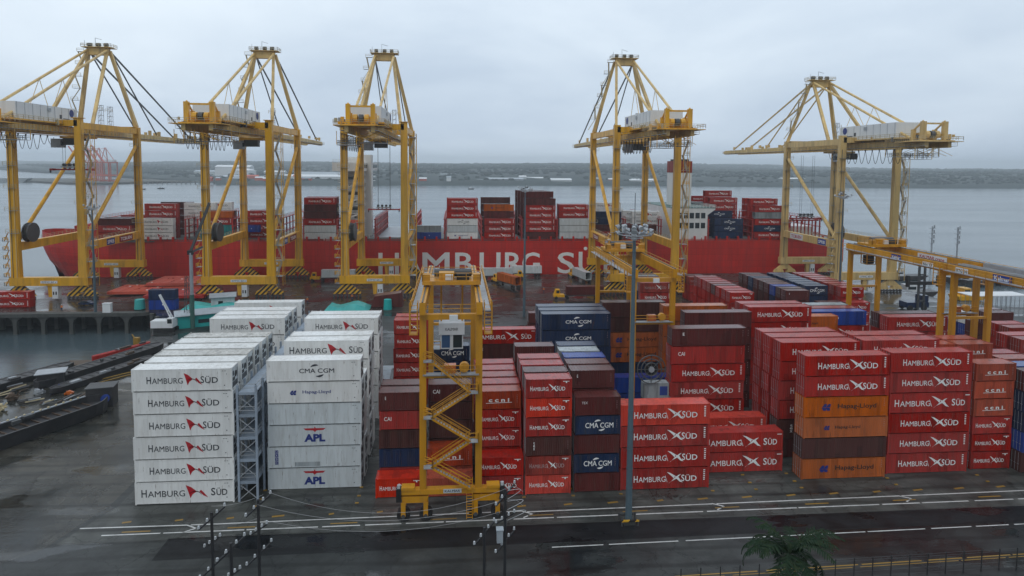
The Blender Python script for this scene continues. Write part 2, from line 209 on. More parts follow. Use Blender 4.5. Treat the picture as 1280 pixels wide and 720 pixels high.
# ------------------------------------------------------------------ mesh helpers
class MB:
    def __init__(s): s.v = []; s.f = []; s.mi = []; s.ms = []
    def k(s, m):
        if m not in s.ms: s.ms.append(m)
        return s.ms.index(m)
    def add(s, vs, fs, m):
        o = len(s.v); s.v += [tuple(p) for p in vs]; i = s.k(m)
        for f in fs: s.f.append([q + o for q in f]); s.mi.append(i)
    def box(s, x0, x1, y0, y1, z0, z1, m):
        s.add([(x, y, z) for z in (z0, z1) for y in (y0, y1) for x in (x0, x1)],
              [(0, 2, 3, 1), (4, 5, 7, 6), (0, 1, 5, 4), (1, 3, 7, 5), (3, 2, 6, 7), (2, 0, 4, 6)], m)
    def cbox(s, c, d, m): s.box(c[0] - d[0] / 2, c[0] + d[0] / 2, c[1] - d[1] / 2, c[1] + d[1] / 2, c[2] - d[2] / 2, c[2] + d[2] / 2, m)
    def bar(s, p, q, a, b, m, up=None, a2=None, b2=None):
        p = Vector(p); q = Vector(q); d = (q - p).normalized(); u = Vector(up) if up else (Vector((0, 0, 1)) if abs(d.z) < .95 else Vector((0, 1, 0)))
        x = d.cross(u).normalized(); y = x.cross(d); vs = []
        for (c, A, B) in ((p, a, b), (q, a2 or a, b2 or b)):
            vs += [c + x * sx * A / 2 + y * sy * B / 2 for sx, sy in ((-1, -1), (1, -1), (1, 1), (-1, 1))]
        s.add(vs, [(0, 3, 2, 1), (4, 5, 6, 7)] + [(i, (i + 1) % 4, 4 + (i + 1) % 4, 4 + i) for i in range(4)], m)
    def tube(s, p, q, r, m, n=8, r2=None, cap=True):
        p = Vector(p); q = Vector(q); d = (q - p).normalized(); u = Vector((0, 0, 1)) if abs(d.z) < .95 else Vector((0, 1, 0))
        x = d.cross(u).normalized(); y = x.cross(d); r2 = r if r2 is None else r2
        vs = [c + (x * math.cos(t * 2 * math.pi / n) + y * math.sin(t * 2 * math.pi / n)) * rr for c, rr in ((p, r), (q, r2)) for t in range(n)]
        fs = [(i, (i + 1) % n, n + (i + 1) % n, n + i) for i in range(n)]
        if cap: fs += [tuple(range(n - 1, -1, -1)), tuple(range(n, 2 * n))]
        s.add(vs, fs, m)
    def path(s, pts, r, m, n=5):
        for a, b in zip(pts, pts[1:]): s.tube(a, b, r, m, n, cap=False)
    def prism(s, poly, a0, a1, m, axis='z'):   # poly of 2d points extruded along axis
        def P(u, v, t): return {'z': (u, v, t), 'y': (u, t, v), 'x': (t, u, v)}[axis]
        n = len(poly); s.add([P(u, v, a0) for u, v in poly] + [P(u, v, a1) for u, v in poly],
              [tuple(range(n - 1, -1, -1)), tuple(range(n, 2 * n))] + [(i, (i + 1) % n, n + (i + 1) % n, n + i) for i in range(n)], m)
    def rails(s, pts, m, h=1.1, r=.045, step=2.2, close=False):   # handrail above a polyline
        if close: pts = list(pts) + [pts[0]]
        for a, b in zip(pts, pts[1:]):
            a = Vector(a); b = Vector(b); L = (b - a).length; k = max(1, round(L / step))
            for z in (h, h * .55): s.bar(a + Vector((0, 0, z)), b + Vector((0, 0, z)), r * 1.6, r * 1.6, m)
            for i in range(k + 1):
                p = a + (b - a) * i / k; s.bar(p, p + Vector((0, 0, h)), r * 1.6, r * 1.6, m, up=(0, 1, 0))
    def xform(s, f): s.v = [tuple(f(Vector(p))) for p in s.v]; return s
    def mesh(s, name, smooth=False):
        me = bpy.data.meshes.new(name); me.from_pydata(s.v, [], s.f)
        for m in s.ms: me.materials.append(M[m] if isinstance(m, str) else m)
        me.polygons.foreach_set('material_index', s.mi)
        bm = bmesh.new(); bm.from_mesh(me); bmesh.ops.recalc_face_normals(bm, faces=bm.faces); bm.to_mesh(me); bm.free()
        if smooth: me.shade_smooth()
        me.update(); return me
    def build(s, name, parent=None, loc=None, smooth=False):
        o = bpy.data.objects.new(name, s.mesh(name, smooth)); COL.objects.link(o)
        if loc: o.location = loc
        if parent: o.parent = parent
        return o
def tag(o, label=None, cat=None, group=None, kind=None):
    for k, v in (('label', label), ('category', cat), ('group', group), ('kind', kind)):
        if v: o[k] = v
    return o
def thing(name, loc, label, cat, group=None, rz=0):
    o = bpy.data.objects.new(name, None); COL.objects.link(o); o.location = loc; o.rotation_euler.z = rz; o.empty_display_size = .5
    return tag(o, label, cat, group)
def dup(root, loc, label, rz=None, group=None):
    r = root.copy(); COL.objects.link(r); r.location = loc; r['label'] = label
    if rz is not None: r.rotation_euler.z = rz
    if group: r['group'] = group
    for ch in root.children:
        c = ch.copy(); COL.objects.link(c); c.parent = r
        for g in ch.children:
            d = g.copy(); COL.objects.link(d); d.parent = c
    return r
_tc = {}
def txt(mb, s, x, z, w, h, m, y=0, off=0.0):
    """text fitted into a w x h box whose lower left corner is (x, z), facing -Y"""
    bold = off if ('M' in s or 'W' in s) else 0
    if bold: off = 0
    key = (s, off)
    if key not in _tc:
        cu = bpy.data.curves.new('t', 'FONT'); cu.body = s; cu.size = 1; cu.offset = off; cu.resolution_u = 3; cu.fill_mode = 'FRONT'
        o = bpy.data.objects.new('t', cu); COL.objects.link(o); bpy.context.view_layer.update()
        me = o.to_mesh(); vs = [(p.co.x, p.co.y) for p in me.vertices]; fs = [tuple(p.vertices) for p in me.polygons]; o.to_mesh_clear()
        bpy.data.objects.remove(o); bpy.data.curves.remove(cu)
        x0 = min(v[0] for v in vs); x1 = max(v[0] for v in vs); y0 = min(v[1] for v in vs); y1 = max(v[1] for v in vs)
        _tc[key] = ([((a - x0) / (x1 - x0), (b - y0) / (y1 - y0)) for a, b in vs], fs, x1 - x0, y1 - y0)
    vs, fs, fw, fh = _tc[key]
    for i_, (dx, dz) in enumerate(((-1, -.6), (1, -.6), (-1, .6), (1, .6)) if bold else ((0, 0),)):
        mb.add([(x + a * w + dx * bold * w / fw, y - i_ * .0004 * (1 if w < 20 else 8), z + b * h + dz * bold * h / fh) for a, b in vs], fs, m)
def poly(mb, pts, m, y=0): mb.add([(a, y, b) for a, b in pts], [tuple(range(len(pts)))], m)
def arc(mb, cx, cz, rx, rz_, a0, a1, t, m, y=0, n=10):
    for i in range(n):
        ps = []
        for j in (i, i + 1):
            a = R(a0 + (a1 - a0) * j / n); k = t * math.sin(math.pi * j / n) * .5 + t * .15
            ps.append(((cx + (rx + k) * math.cos(a), cz + (rz_ + k) * math.sin(a)), (cx + (rx - k) * math.cos(a), cz + (rz_ - k) * math.sin(a))))
        poly(mb, [ps[0][0], ps[1][0], ps[1][1], ps[0][1]], m, y)

# ------------------------------------------------------------------ ground, quay, water
HS_ = 'structure'
def sheet(name, pts, z, m, kind=HS_):
    b = MB(); b.add([(x, y, z) for x, y in pts], [tuple(range(len(pts)))], m); o = b.build(name); return tag(o, kind=kind)
w_ = MB(); w_.add([(-9800, -280, -6), (9800, -280, -6), (9800, 8500, -6), (-9800, 8500, -6)], [(0, 1, 2, 3)], 'water'); tag(w_.build('harbour_water'), kind=HS_)
land = [(-240, -60), (300, -60), (300, 160), (215, 172), (185, 180), (160, 188), (160, 247), (-210, 247), (-210, 198), (-95, 198), (-90, 193), (-85.5, 186), (-81, 177), (-78.5, 169),
        (-75, 160), (-74, 152), (-79.5, 141), (-87.5, 125), (-97, 109), (-130, 95), (-240, 88)]
g_ = MB(); g_.prism(land, -9, 0, 'yard'); tag(g_.build('yard_ground'), kind=HS_)
sheet('quay_apron', [(-209.5, 190), (-92, 190), (-84, 186), (-78, 180), (159, 191), (159, 246.5), (-209.5, 246.5)], .004, 'quay')
sheet('container_pad', [(-45.2, 72.7), (130, 73.6), (130, 125), (-20, 125), (-42.6, 125), (-42.4, 80.8)], .004, 'pad')
sheet('slipway_hardstanding', [(-90, 119), (-97, 108.6), (-128, 95), (-110, 62), (-60, 60), (-46, 72), (-43.5, 81), (-43.5, 125), (-60, 150), (-75, 158), (-74.2, 152), (-79.8, 141)], .006, 'mud')
sheet('asphalt_strip', [(-33, 69.1), (140, 70.6), (140, 73.4), (-33, 73.2)], .008, 'strip')
sheet('container_pad_joint', [(-45.2, 73.0), (130, 73.8), (130, 73.9), (-45.2, 73.1)], .008, 'dconc')
# painted lines
ln = MB()
def line(x0, y0, x1, y1, wd, m='wline', z=.012, mb=None, gaps=False):
    mb = mb or ln; d = Vector((x1 - x0, y1 - y0)); L = d.length; d /= L; n = Vector((-d.y, d.x)) * wd / 2; t = 0
    while t < L:
        e = min(L, t + (rnd.uniform(4, 12) if gaps else 400)); a = Vector((x0, y0)) + d * t; b = Vector((x0, y0)) + d * e
        mb.add([(*(a - n), z), (*(b - n), z), (*(b + n), z), (*(a + n), z)], [(0, 1, 2, 3)], m); t = e + (rnd.uniform(.2, 1.0) if gaps else 0)
line(-44.3, 76.0, -32, 75.9, .2); line(-31.6, 75.9, 8.3, 76.35, .2); line(9, 76.1, 33, 76.4, .2); line(33.6, 76.4, 58.5, 76.7, .2); line(59, 76.7, 125, 77.6, .2)
line(-41, 74.35, 125, 75.2, .2, gaps=True); line(11, 68.6, 125, 70.2, .16, gaps=True)
for x, y in ((-32, 75.9), (8.3, 76.35), (33, 76.5), (58.5, 76.75)):
    line(x, y, x + 1.3, y - .75, .2); line(x + 1.3, y - .75, x + .1, y - 1.5, .2)
tag(ln.build('lane_markings'), kind=HS_)
yl = MB()
line(18, 62.5, 90, 64.5, .16, 'yline', mb=yl, gaps=True); line(18, 62.1, 90, 64.1, .1, 'yline', mb=yl, gaps=True)
for x in range(-40, 76, 6):
    line(x + rnd.uniform(-.5, .5), 77.3 + x * .01, x + 1.0, 77.5 + x * .01, .35, 'yline', mb=yl, z=.014)
    if x % 4 == 0: line(x + 1, 75.2 + x * .008, x + 4.2, 75.25 + x * .008, .22, 'yline', mb=yl)
tag(yl.build('yellow_pavement_marks'), kind=HS_)
# corner pads/yellow feet marks of the slots
fm = MB()
for x in (-25, -12.4, -3.8, 2.7, 9.1, 15.6, 22, 34.5, 40.5, 46.9, 60.4, 73.8):
    for y in (79.4, 81.2, 83.4): fm.box(x - .35, x + .1, y, y + .25, .012, .1, 'yline')
tag(fm.build('slot_corner_marks'), kind=HS_)
# rails along the quay
rl = MB()
for y in (208, 244):
    rl.box(-209, 159, y - .06, y + .06, .01, .03, 'steel')
tag(rl.build('crane_rails'), kind=HS_)
# wharf face: pile bents with haunches
for nm, lst in (('wharf', [(-205 + i * 7.6, 187.6, 0) for i in range(15)]),):
    t = thing('concrete_wharf', (-150, 187.6, -6), 'dark concrete wharf on arched pile bents above the basin', 'wharf')
    b = MB(); b.prism([(-60, 10.2), (-60, -.1), (58, -.1), (61.5, 1.4), (65, 6), (59.5, 10.2)], 5.0, 5.996, 'dconc'); b.box(-60, 58, -.4, -.1, 5.1, 6.1, 'dconc'); b.build('deck_edge', t)
    for i in range(16):
        x = -58.5 + i * 7.6
        for q in ((0, 6) if i < 15 else (0,)):
            b = MB(); b.prism([(x - 1.9, 5.05), (x - .8, 4.1), (x - .5, 3.2), (x - .5, -2), (x + .5, -2), (x + .5, 3.2), (x + .8, 4.1), (x + 1.9, 5.05)], q + .1, q + 1.1, 'dconc', 'y'); b.build('pile', t)
for i, (x, y, s) in enumerate(((-84.5, 181.5, 'leftmost'), (-81.5, 178, 'middle'), (-80.2, 173, 'rightmost'))):
    b = MB(); b.tube((x, y, -7), (x, y, 1.2), .55, 'dconc', 10); tag(b.build('mooring_pile'), s + ' of three round dark piles at the curved basin corner', 'pile', 'piles at the basin corner')

# ------------------------------------------------------------------ containers
ST, HC = 2.59, 2.92
def corr(mb, x0, x1, z0, z1, y, sgn, pitch, depth, m, axis='x'):
    n = max(2, round((x1 - x0) / pitch)); p = (x1 - x0) / n; prof = [(x0, 0)]
    for i in range(n):
        a = x0 + i * p; prof += [(a + p * .3, 0), (a + p * .45, depth), (a + p * .8, depth), (a + p * .95, 0)]
    prof.append((x1, 0)); vs = []
    for z in (z0, z1):
        for u, d in prof:
            vs.append((u, y - sgn * d * -1 if False else y + sgn * d, z) if axis == 'x' else (y + sgn * d, u, z))
    k = len(prof); mb.add(vs, [(i, i + 1, k + i + 1, k + i) for i in range(k - 1)], m)
_mc = {}
def cmesh(L, h, reefer):
    key = (L, h, reefer)
    if key in _mc: return _mc[key]
    P = 'red'; x = L / 2; y = 1.22; c = .16; b = MB(); p, d = (.6, .012) if reefer else (.285, .045)
    for sx in (-1, 1):
        for sy in (-1, 1):
            b.cbox((sx * (x - .08), sy * (y - .07), h / 2), (.16, .14, h - .26), P)
            for z in (.075, h - .075): b.cbox((sx * (x - .09), sy * (y - .085), z), (.185, .18, .14), P)
    for sy in (-1, 1):
        b.box(-x + c, x - c, sy * y - (.06 if sy > 0 else 0), sy * y + (.06 if sy < 0 else 0), h - .16, h - .07, P)
        b.box(-x + c, x - c, sy * y - (.06 if sy > 0 else 0), sy * y + (.06 if sy < 0 else 0), .1, .22, P)
        corr(b, -x + .15, x - .15, .2, h - .14, sy * (y - .012), -sy, p, d, P)
    corr(b, -y + .14, y - .14, .17, h - .12, x - .05, -1, .285 if not reefer else .8, .03, P, 'y')
    b.add([(-x + .1, -y + .05, h - .09), (x - .1, -y + .05, h - .09), (x - .1, y - .05, h - .09), (-x + .1, y - .05, h - .09)], [(0, 1, 2, 3)], P)
    n = int(L / .5)
    if not reefer:
        for i in range(n): b.box(-x + .3 + i * (L - .6) / n, -x + .3 + (i + .5) * (L - .6) / n, -y + .12, y - .12, h - .092, h - .072, P)
    b.add([(-x + .1, -y + .05, .12), (x - .1, -y + .05, .12), (x - .1, y - .05, .12), (-x + .1, y - .05, .12)], [(3, 2, 1, 0)], P)
    for sx in (-1, 1): b.box(sx * x - (.08 if sx > 0 else 0), sx * x + (.08 if sx < 0 else 0), -y + .17, y - .17, .03, .17, P); b.box(sx * x - (.08 if sx > 0 else 0), sx * x + (.08 if sx < 0 else 0), -y + .17, y - .17, h - .14, h - .03, P)
    body = b.mesh('body')
    doors = []
    if reefer:
        u = MB(); X = x - .02
        u.box(X - .05, X, -1.02, 1.02, .2, h - .16, 'lgrey'); u.box(X, X + .012, -.95, .95, .25, .95, 'steel'); u.box(X, X + .016, -.9, -.1, 1.05, 1.5, 'black')
        u.tube((X, .25, 1.75), (X + .02, .25, 1.75), .42, 'black', 14); u.box(X, X + .014, -.85, -.35, 1.7, 2.3, 'dl'); u.box(X, X + .016, .75, .95, 1.1, 2.4, 'steel')
        doors = [('refrigeration_unit', u.mesh('refrigeration_unit'))]
        X = -x + .03
    for sy in (-1, 1):
        u = MB(); X = -x + .05; y0, y1 = (-1.07, -.01) if sy < 0 else (.01, 1.07)
        u.box(X - .04, X, y0, y1, .18, h - .15, P)
        for q in (.28, .78):
            yy = y0 + (y1 - y0) * q; u.tube((X - .07, yy, .12), (X - .07, yy, h - .1), .022, 'galv' if True else P, 5); u.cbox((X - .08, yy, 1.15), (.03, .3, .05), 'galv')
        for z in (.7, 1.3, 1.9, 2.4): u.box(X - .055, X - .04, y0 + .06, y1 - .06, z, z + .09, P)
        doors.append(('door', u.mesh('door')))
    _mc[key] = (body, doors); return _mc[key]
def hs_logo(mb, x, z, w, h, kind):
    q = lambda pts: [(x + a * w, z + b * h) for a, b in pts]
    if kind == 'dark':
        poly(mb, q([(0, 1), (.24, .84), (.5, .5), (.3, .3), (.2, 0), (.12, .45)]), 'rl')
        poly(mb, q([(.68, .62), (.8, .42), (1, .02), (.78, .2), (.6, .5)]), 'rl')
        arc(mb, x + .42 * w, z + .1 * h, .3 * w, .42 * h, 150, 20, .05 * h, 'dl')
    else:
        poly(mb, q([(0, 1), (.2, .93), (.52, .66), (.45, .42), (.32, .62), (.16, .82)]), 'wl')
        poly(mb, q([(.45, .42), (.2, .05), (.14, 0), (.3, .18), (.62, .4), (.6, .6)]), 'wl', -.001)
        poly(mb, q([(.5, .66), (.62, .38), (.82, .12), (1, .06), (.85, .28), (.72, .55)]), 'wl', -.002)
        poly(mb, q([(.62, .6), (.72, .72), (.88, .8), (.76, .62), (.68, .5)]), 'wl', -.003)
        poly(mb, q([(-.1, .7), (-.08, .7), (.06, .12), (.03, .12)]), 'wl')
_lc = {}
def lettering(kind, L, h):
    key = (kind, L, h)
    if key in _lc: return _lc[key]
    b = MB(); s = L / 12.19; cz = h / 2; t = 'fl' if kind == 'hsfade' else 'wl'
    if kind in ('hs', 'hsfade', 'hswide', 'hsdark', 'hsdarkw'):
        if kind.startswith('hsdark'): t = 'dl'
        if kind in ('hswide', 'hsdarkw'): x0, x1 = -.435, .43; H = .34
        elif L < 8: x0, x1 = -.41, .35; H = .24
        else: x0, x1 = -.35, .36; H = .31
        W = (x1 - x0) * L; X = x0 * L; z = cz - H * h * .5; hh = H * h
        lg = .22 if kind in ('hswide', 'hsdarkw') else .2
        txt(b, 'H', X, z, W * .062, hh, t, off=.012); txt(b, 'AMBURG', X + W * .075, z, W * (.43 - .0), hh * .8, t, off=.003)
        gx = X + W * (.52 if kind not in ('hswide', 'hsdarkw') else .515); 
        hs_logo(b, gx, z - hh * .28, W * (.26 if kind not in ('hswide', 'hsdarkw') else .26), hh * 1.75, 'dark' if t == 'dl' else 'white')
        sx = X + W * (.755 if kind not in ('hswide', 'hsdarkw') else .81)
        txt(b, 'S', sx, z, W * .05, hh, t, off=.012); txt(b, 'ÜD', sx + W * .062, z, W * (1 - .062) - (sx - X), hh * 1.02, t, off=.012)
    elif kind in ('cma', 'cmad'):
        t = 'wl' if kind == 'cma' else 'dl'; W = (.62 if L < 8 else .37) * L; H = .2 * h if L > 8 else .27 * h; X = -W * .5 + .03 * L
        txt(b, 'CMA', X, cz - H / 2, W * .46, H, t, off=.012); txt(b, 'CGM', X + W * .53, cz - H / 2, W * .47, H, t, off=.012)
        arc(b, X + W * .48, cz - .1 * h, W * .24, h * .36, 75, 130, .07 * h, t); arc(b, X + W * .54, cz + .12 * h, W * .24, h * .38, 255, 310, .07 * h, t)
    elif kind in ('hap', 'haps', 'hapw'):
        big = kind == 'hap'; t = 'bl' if kind == 'hapw' else 'dl'; W = (.46 if big else .3) * L; H = (.26 if big else .17) * h; X = -.1 * L if big else -.13 * L
        txt(b, 'Hapag-Lloyd', X, cz - H * .5, W, H * 1.1, 'black' if t == 'dl' else t, off=.014)
        for k in (0, 1):
            x0 = X - (2.1 if big else 1.5) + k * H * .75; g = H * .62
            poly(b, [(x0, cz - g), (x0 + g * .9, cz - g), (x0 + g * .9, cz - g * .3), (x0 + g * .4, cz - g * .1), (x0 - g * .5, cz - g * .1)], 'bl', -.001 * k)
            poly(b, [(x0 - g * .4, cz + g * .0), (x0 + g * .9, cz + g * .0), (x0 + g * 1.1, cz + g), (x0 + g * .4, cz + g)], 'bl', -.001 * k)
    elif kind == 'apl':
        txt(b, 'APL', -.115 * L, cz - .29 * h, .225 * L, .36 * h, 'bl', off=.05)
        poly(b, [(-1.5, cz + .34 * h), (1.4, cz + .34 * h), (1.1, cz + .25 * h), (.25, cz + .24 * h), (0, cz + .16 * h), (-.25, cz + .24 * h), (-1.2, cz + .25 * h)], 'rl')
        poly(b, [(-.12, cz + .34 * h), (.12, cz + .34 * h), (0, cz + .42 * h)], 'rl')
    elif kind == 'ccni':
        txt(b, 'c c n i', -.22 * L, cz - .1 * h, .46 * L, .2 * h, 'wl', off=.035)
        poly(b, [(-.28 * L, cz - .17 * h), (.3 * L, cz - .14 * h), (.3 * L, cz - .11 * h), (-.28 * L, cz - .145 * h)], 'wl', -.002)
    elif kind == 'cai': txt(b, 'CAI', -.4 * L, cz - .02 * h, .09 * L if L > 8 else .16 * L, .21 * h, 'wl', off=.01)
    elif kind == 'uasc':
        for i, c in enumerate('UASC'):
            z = cz + .2 * h - i * .17 * h; poly(b, [(-.42 * L, z), (-.385 * L, z), (-.385 * L, z + .15 * h), (-.42 * L, z + .15 * h)], 'bl'); txt(b, c, -.413 * L, z + .03 * h, .02 * L, .09 * h, 'white', -.002)
        poly(b, [(-.21 * L, .22), (.06 * L, .22), (.06 * L, .8), (-.21 * L, .8)], 'grey')
    elif kind == 'tex':
        for i, c in enumerate('tex'): txt(b, c, -.34 * L, cz + .12 * h - i * .15 * h, .035 * L, .12 * h, 'wl', off=.02)
    elif kind == 'mini': txt(b, 'TEX', -.36 * L, cz + .12 * h, .13 * L, .12 * h, 'wl')
    elif kind == 'sq': txt(b, 'E', -.36 * L, cz + .1 * h, .025 * L, .16 * h, 'wl', off=.02)
    elif kind == 'tri': txt(b, 'TRITON', -.36 * L, cz - .1 * h, .22 * L, .12 * h, 'yline', off=.02)
    elif kind == 'dot': poly(b, [(0, cz), (.1, cz + .35), (.3, cz + .1), (.25, cz - .15)], 'wl')
    # weight and number panel near the top right corner
    if kind == 'none': _lc[key] = None; return None
    b0, b = b, MB()
    c = 'dl' if kind in ('hsdark', 'hsdarkw', 'cmad', 'hapw', 'apl', 'uasc', 'plainw') else 'wl'
    if L < 8:
        if kind in ('hs', 'hsfade'): poly(b, [(.3 * L, h - .42), (.44 * L, h - .42), (.44 * L, h - .33), (.3 * L, h - .33)], c); poly(b, [(.36 * L, h - .6), (.39 * L, h - .6), (.39 * L, h - .42), (.36 * L, h - .42)], c)
        else: [txt(b, '8', .41 * L, h - .7 - i * .24, .08, .14, 'fl') for i in range(5)]
    else:
        if c == 'dl': [poly(b, [(.4 * L + i * .3, h - .42), (.4 * L + i * .3 + .2, h - .42), (.4 * L + i * .3 + .2, h - .36), (.4 * L + i * .3, h - .36)], c) for i in range(2)]; poly(b, [(.445 * L, h - .85), (.45 * L, h - .85), (.45 * L, h - .72), (.445 * L, h - .72)], c); poly(b, [(.42 * L, .62), (.43 * L, .62), (.43 * L, .74), (.42 * L, .74)], c)
        elif kind in ('hs', 'hsfade'): [poly(b, [(.435 * L, h - .5 - i * .26), (.455 * L, h - .5 - i * .26), (.455 * L, h - .36 - i * .26), (.435 * L, h - .36 - i * .26)], c) for i in range(6)]
        elif kind == 'hswide': poly(b, [(.43 * L, h - .5), (.485 * L, h - .5), (.485 * L, h - .38), (.43 * L, h - .38)], c)
        else: [poly(b, [(.45 * L, h - .5 - i * .3), (.458 * L, h - .5 - i * .3), (.458 * L, h - .4 - i * .3), (.45 * L, h - .4 - i * .3)], 'fl') for i in range(4)]
    def mk(q, nm):
        if not q.f: return None
        me = bpy.data.meshes.new(nm); me.from_pydata(q.v, [], q.f)
        for m_ in q.ms: me.materials.append(M[m_])
        me.polygons.foreach_set('material_index', q.mi); me.update(); return me
    _lc[key] = [me for me in (mk(b0, 'lettering'), mk(b, 'number_marks')) if me]
    return _lc[key]
# code -> paint, lettering, wording
K = {'R': ('red', 'hs', 'red container with white lettering'), 'F': ('redf', 'hsfade', 'faded red container'), 'B': ('reds', 'hs', 'bright red container with white lettering'),
     'V': ('red', 'hswide', 'red container with widely spaced white lettering'), 'r': ('red', None, 'plain red container'), 'm': ('maroon', None, 'plain maroon container'),
     'M': ('maroon', 'sq', 'maroon container with small white mark'), 'k': ('brown', 'tex', 'dark brown container with upright white word'), 'K': ('brown', None, 'plain dark brown container'),
     'I': ('maroon', 'cai', 'maroon container with three white capitals'), 'J': ('red', 'cai', 'red container with three white capitals'), 'O': ('orange', 'hap', 'orange container with large dark lettering'), 'o': ('orange', 'haps', 'orange container with small dark lettering'),
     'C': ('ccni', 'ccni', 'vermilion container with white lowercase letters'), 'n': ('navy', 'cma', 'navy container with white lettering'), 'N': ('navy', None, 'plain navy container'),
     'b': ('blue', 'dot', 'bright blue container'), 'g': ('grey', None, 'grey container'), 'W': ('white', 'hsdark', 'white reefer with dark lettering and red pennant'), 'D': ('whited', 'hsdark', 'stained white reefer'),
     'w': ('white', 'hsdarkw', 'white reefer with wide dark lettering'), 'c': ('white', 'cmad', 'white reefer with dark capitals and arcs'), 'h': ('white', 'hapw', 'white reefer with small dark name'),
     'l': ('lgrey', 'plainw', 'pale grey reefer with no large lettering'), 'a': ('lgrey', 'apl', 'pale grey reefer with blue capitals under red wings'), 'u': ('lgrey', 'uasc', 'pale grey reefer with upright blue boxes'),
     'T': ('maroon', 'tri', 'maroon container with yellow lettering'), 't': ('teal', None, 'teal container'), 'x': ('maroon', 'mini', 'maroon container with tiny white word'), 'q': ('orange', None, 'plain orange container')}
REEF = set('WDwchlau')
ORD = ['bottom', 'second', 'third', 'fourth', 'fifth', 'sixth', 'seventh', 'eighth', 'ninth']
ROW = ['front', 'second', 'third', 'fourth', 'fifth', 'sixth', 'seventh', 'eighth', 'ninth', 'tenth']
protos = {}; LABELS = {}; KEEP = {k for a, b in ((1, 6), (12, 12), (18, 18), (24, 24), (30, 30), (36, 36), (41, 42), (48, 48), (54, 54), (60, 68), (71, 77), (83, 89), (95, 101), (106, 109), (111, 114), (119, 120), (122, 125), (130, 130), (135, 135), (140, 140), (145, 151), (157, 157), (163, 163), (169, 169), (175, 180), (185, 186), (192, 192), (198, 198), (204, 204), (210, 216), (218, 218), (220, 230), (233, 248), (250, 254), (256, 266), (272, 272), (278, 284), (295, 295), (301, 301), (307, 307), (314, 318), (328, 328), (333, 333), (335, 339), (345, 345), (348, 350), (353, 354), (358, 360), (366, 366), (372, 372), (374, 380), (385, 386), (392, 392), (397, 397), (401, 402), (407, 407), (412, 412), (416, 417), (422, 422), (432, 432), (437, 437), (442, 442), (447, 447), (452, 452), (460, 460), (470, 470), (475, 475), (480, 480), (485, 485), (490, 490), (495, 495), (500, 500), (505, 505), (514, 514), (519, 519), (524, 524), (529, 529), (534, 534), (539, 539), (544, 544), (549, 549), (554, 554), (558, 559), (593, 594), (599, 599), (637, 637), (639, 640), (658, 658), (665, 667), (674, 676), (680, 681), (686, 686), (690, 691), (696, 696), (699, 700), (705, 706), (708, 709), (714, 719), (732, 739), (746, 748), (752, 753), (759, 765), (772, 772), (794, 796), (800, 801), (808, 810), (812, 812), (816, 816), (821, 823), (827, 830), (835, 836), (843, 843), (849, 854), (860, 860), (867, 876)) for k in range(a, b + 1)}
REST = []; CNT = [0]
SH = {'R': 'red container', 'F': 'faded red container', 'B': 'bright red container', 'V': 'red wide-lettered container', 'r': 'plain red container', 'm': 'plain maroon container', 'M': 'maroon container', 'k': 'dark brown container', 'K': 'dark brown container',
      'I': 'maroon container', 'J': 'red container', 'O': 'orange container', 'o': 'orange container', 'C': 'vermilion container', 'n': 'navy container', 'N': 'navy container', 'b': 'bright blue container', 'g': 'grey container', 'W': 'white reefer', 'D': 'stained white reefer',
      'w': 'white reefer', 'c': 'white reefer', 'h': 'white reefer', 'l': 'pale grey reefer', 'a': 'winged-emblem reefer', 'u': 'grey reefer', 'T': 'maroon yellow-lettered container', 't': 'teal container', 'x': 'maroon container', 'q': 'orange container'}
def container(x, y, z, code, L=12.19, h=HC, label='', group='', rz=0, bare=False):
    """x, y: centre"""
    CNT[0] += 1
    if KEEP is not None and CNT[0] not in KEEP: REST.append((x, y, z, code, L, h, rz)); return None
    paint, let, _ = K[code]; key = (code, L, h, bare)
    if key in protos:
        t = dup(protos[key], (x, y, z), label, rz); t['group'] = group; t['_n'] = CNT[0]; return t
    t = thing('shipping_container', (x, y, z), label, 'container', group, rz); t['_n'] = CNT[0]
    body, doors = cmesh(L, h, code in REEF)
    def add(nm, me):
        o = bpy.data.objects.new(nm, me); COL.objects.link(o); o.parent = t
        for s in o.material_slots:
            if s.material == M['red']: s.link = 'OBJECT'; s.material = M[paint]
        return o
    add('body', body)
    if not bare:
        for nm, me in doors: add(nm, me)
    for me in lettering(let or 'none', L, h) or []: o = bpy.data.objects.new(me.name.split('.')[0], me); COL.objects.link(o); o.parent = t; o.location = (0, -1.222, 0)
    protos[key] = t; return t
def stack(xl, y, rows, desc, L=12.19, h=HC, pitch=3.0, z0=0, group='containers stacked in the yard', lean=0, jit=.11, bare=False):
    """xl left edge, y front face of the first row; rows = strings of codes bottom to top (one string per row going back)"""
    for r, s in enumerate(rows):
        if not s: continue
        for k, c in enumerate(s):
            if c == '.': continue
            jx = rnd.uniform(-jit, jit)
            w = K[c][2]; tier = 'top' if k == len(s) - 1 and k > 0 else ORD[k]
            nrow = len([q for q in rows if q])
            lab = f'{w}, {tier} of {desc}' if nrow == 1 else f'{w}, {tier} tier, {ROW[r]} row, {desc}'
            if len(lab.split()) > 16: w = SH[c]; lab = f'{w}, {tier} of {desc}' if nrow == 1 else f'{w}, {tier} tier, {ROW[r]} row, {desc}'
            assert len(lab.split()) <= 16, lab
            assert lab not in LABELS, lab
            LABELS[lab] = 1
            container(xl + L / 2 + jx, y + 1.22 + r * pitch + lean * r, z0 + k * (h + .004), c, L, h, lab, group, bare=bare)

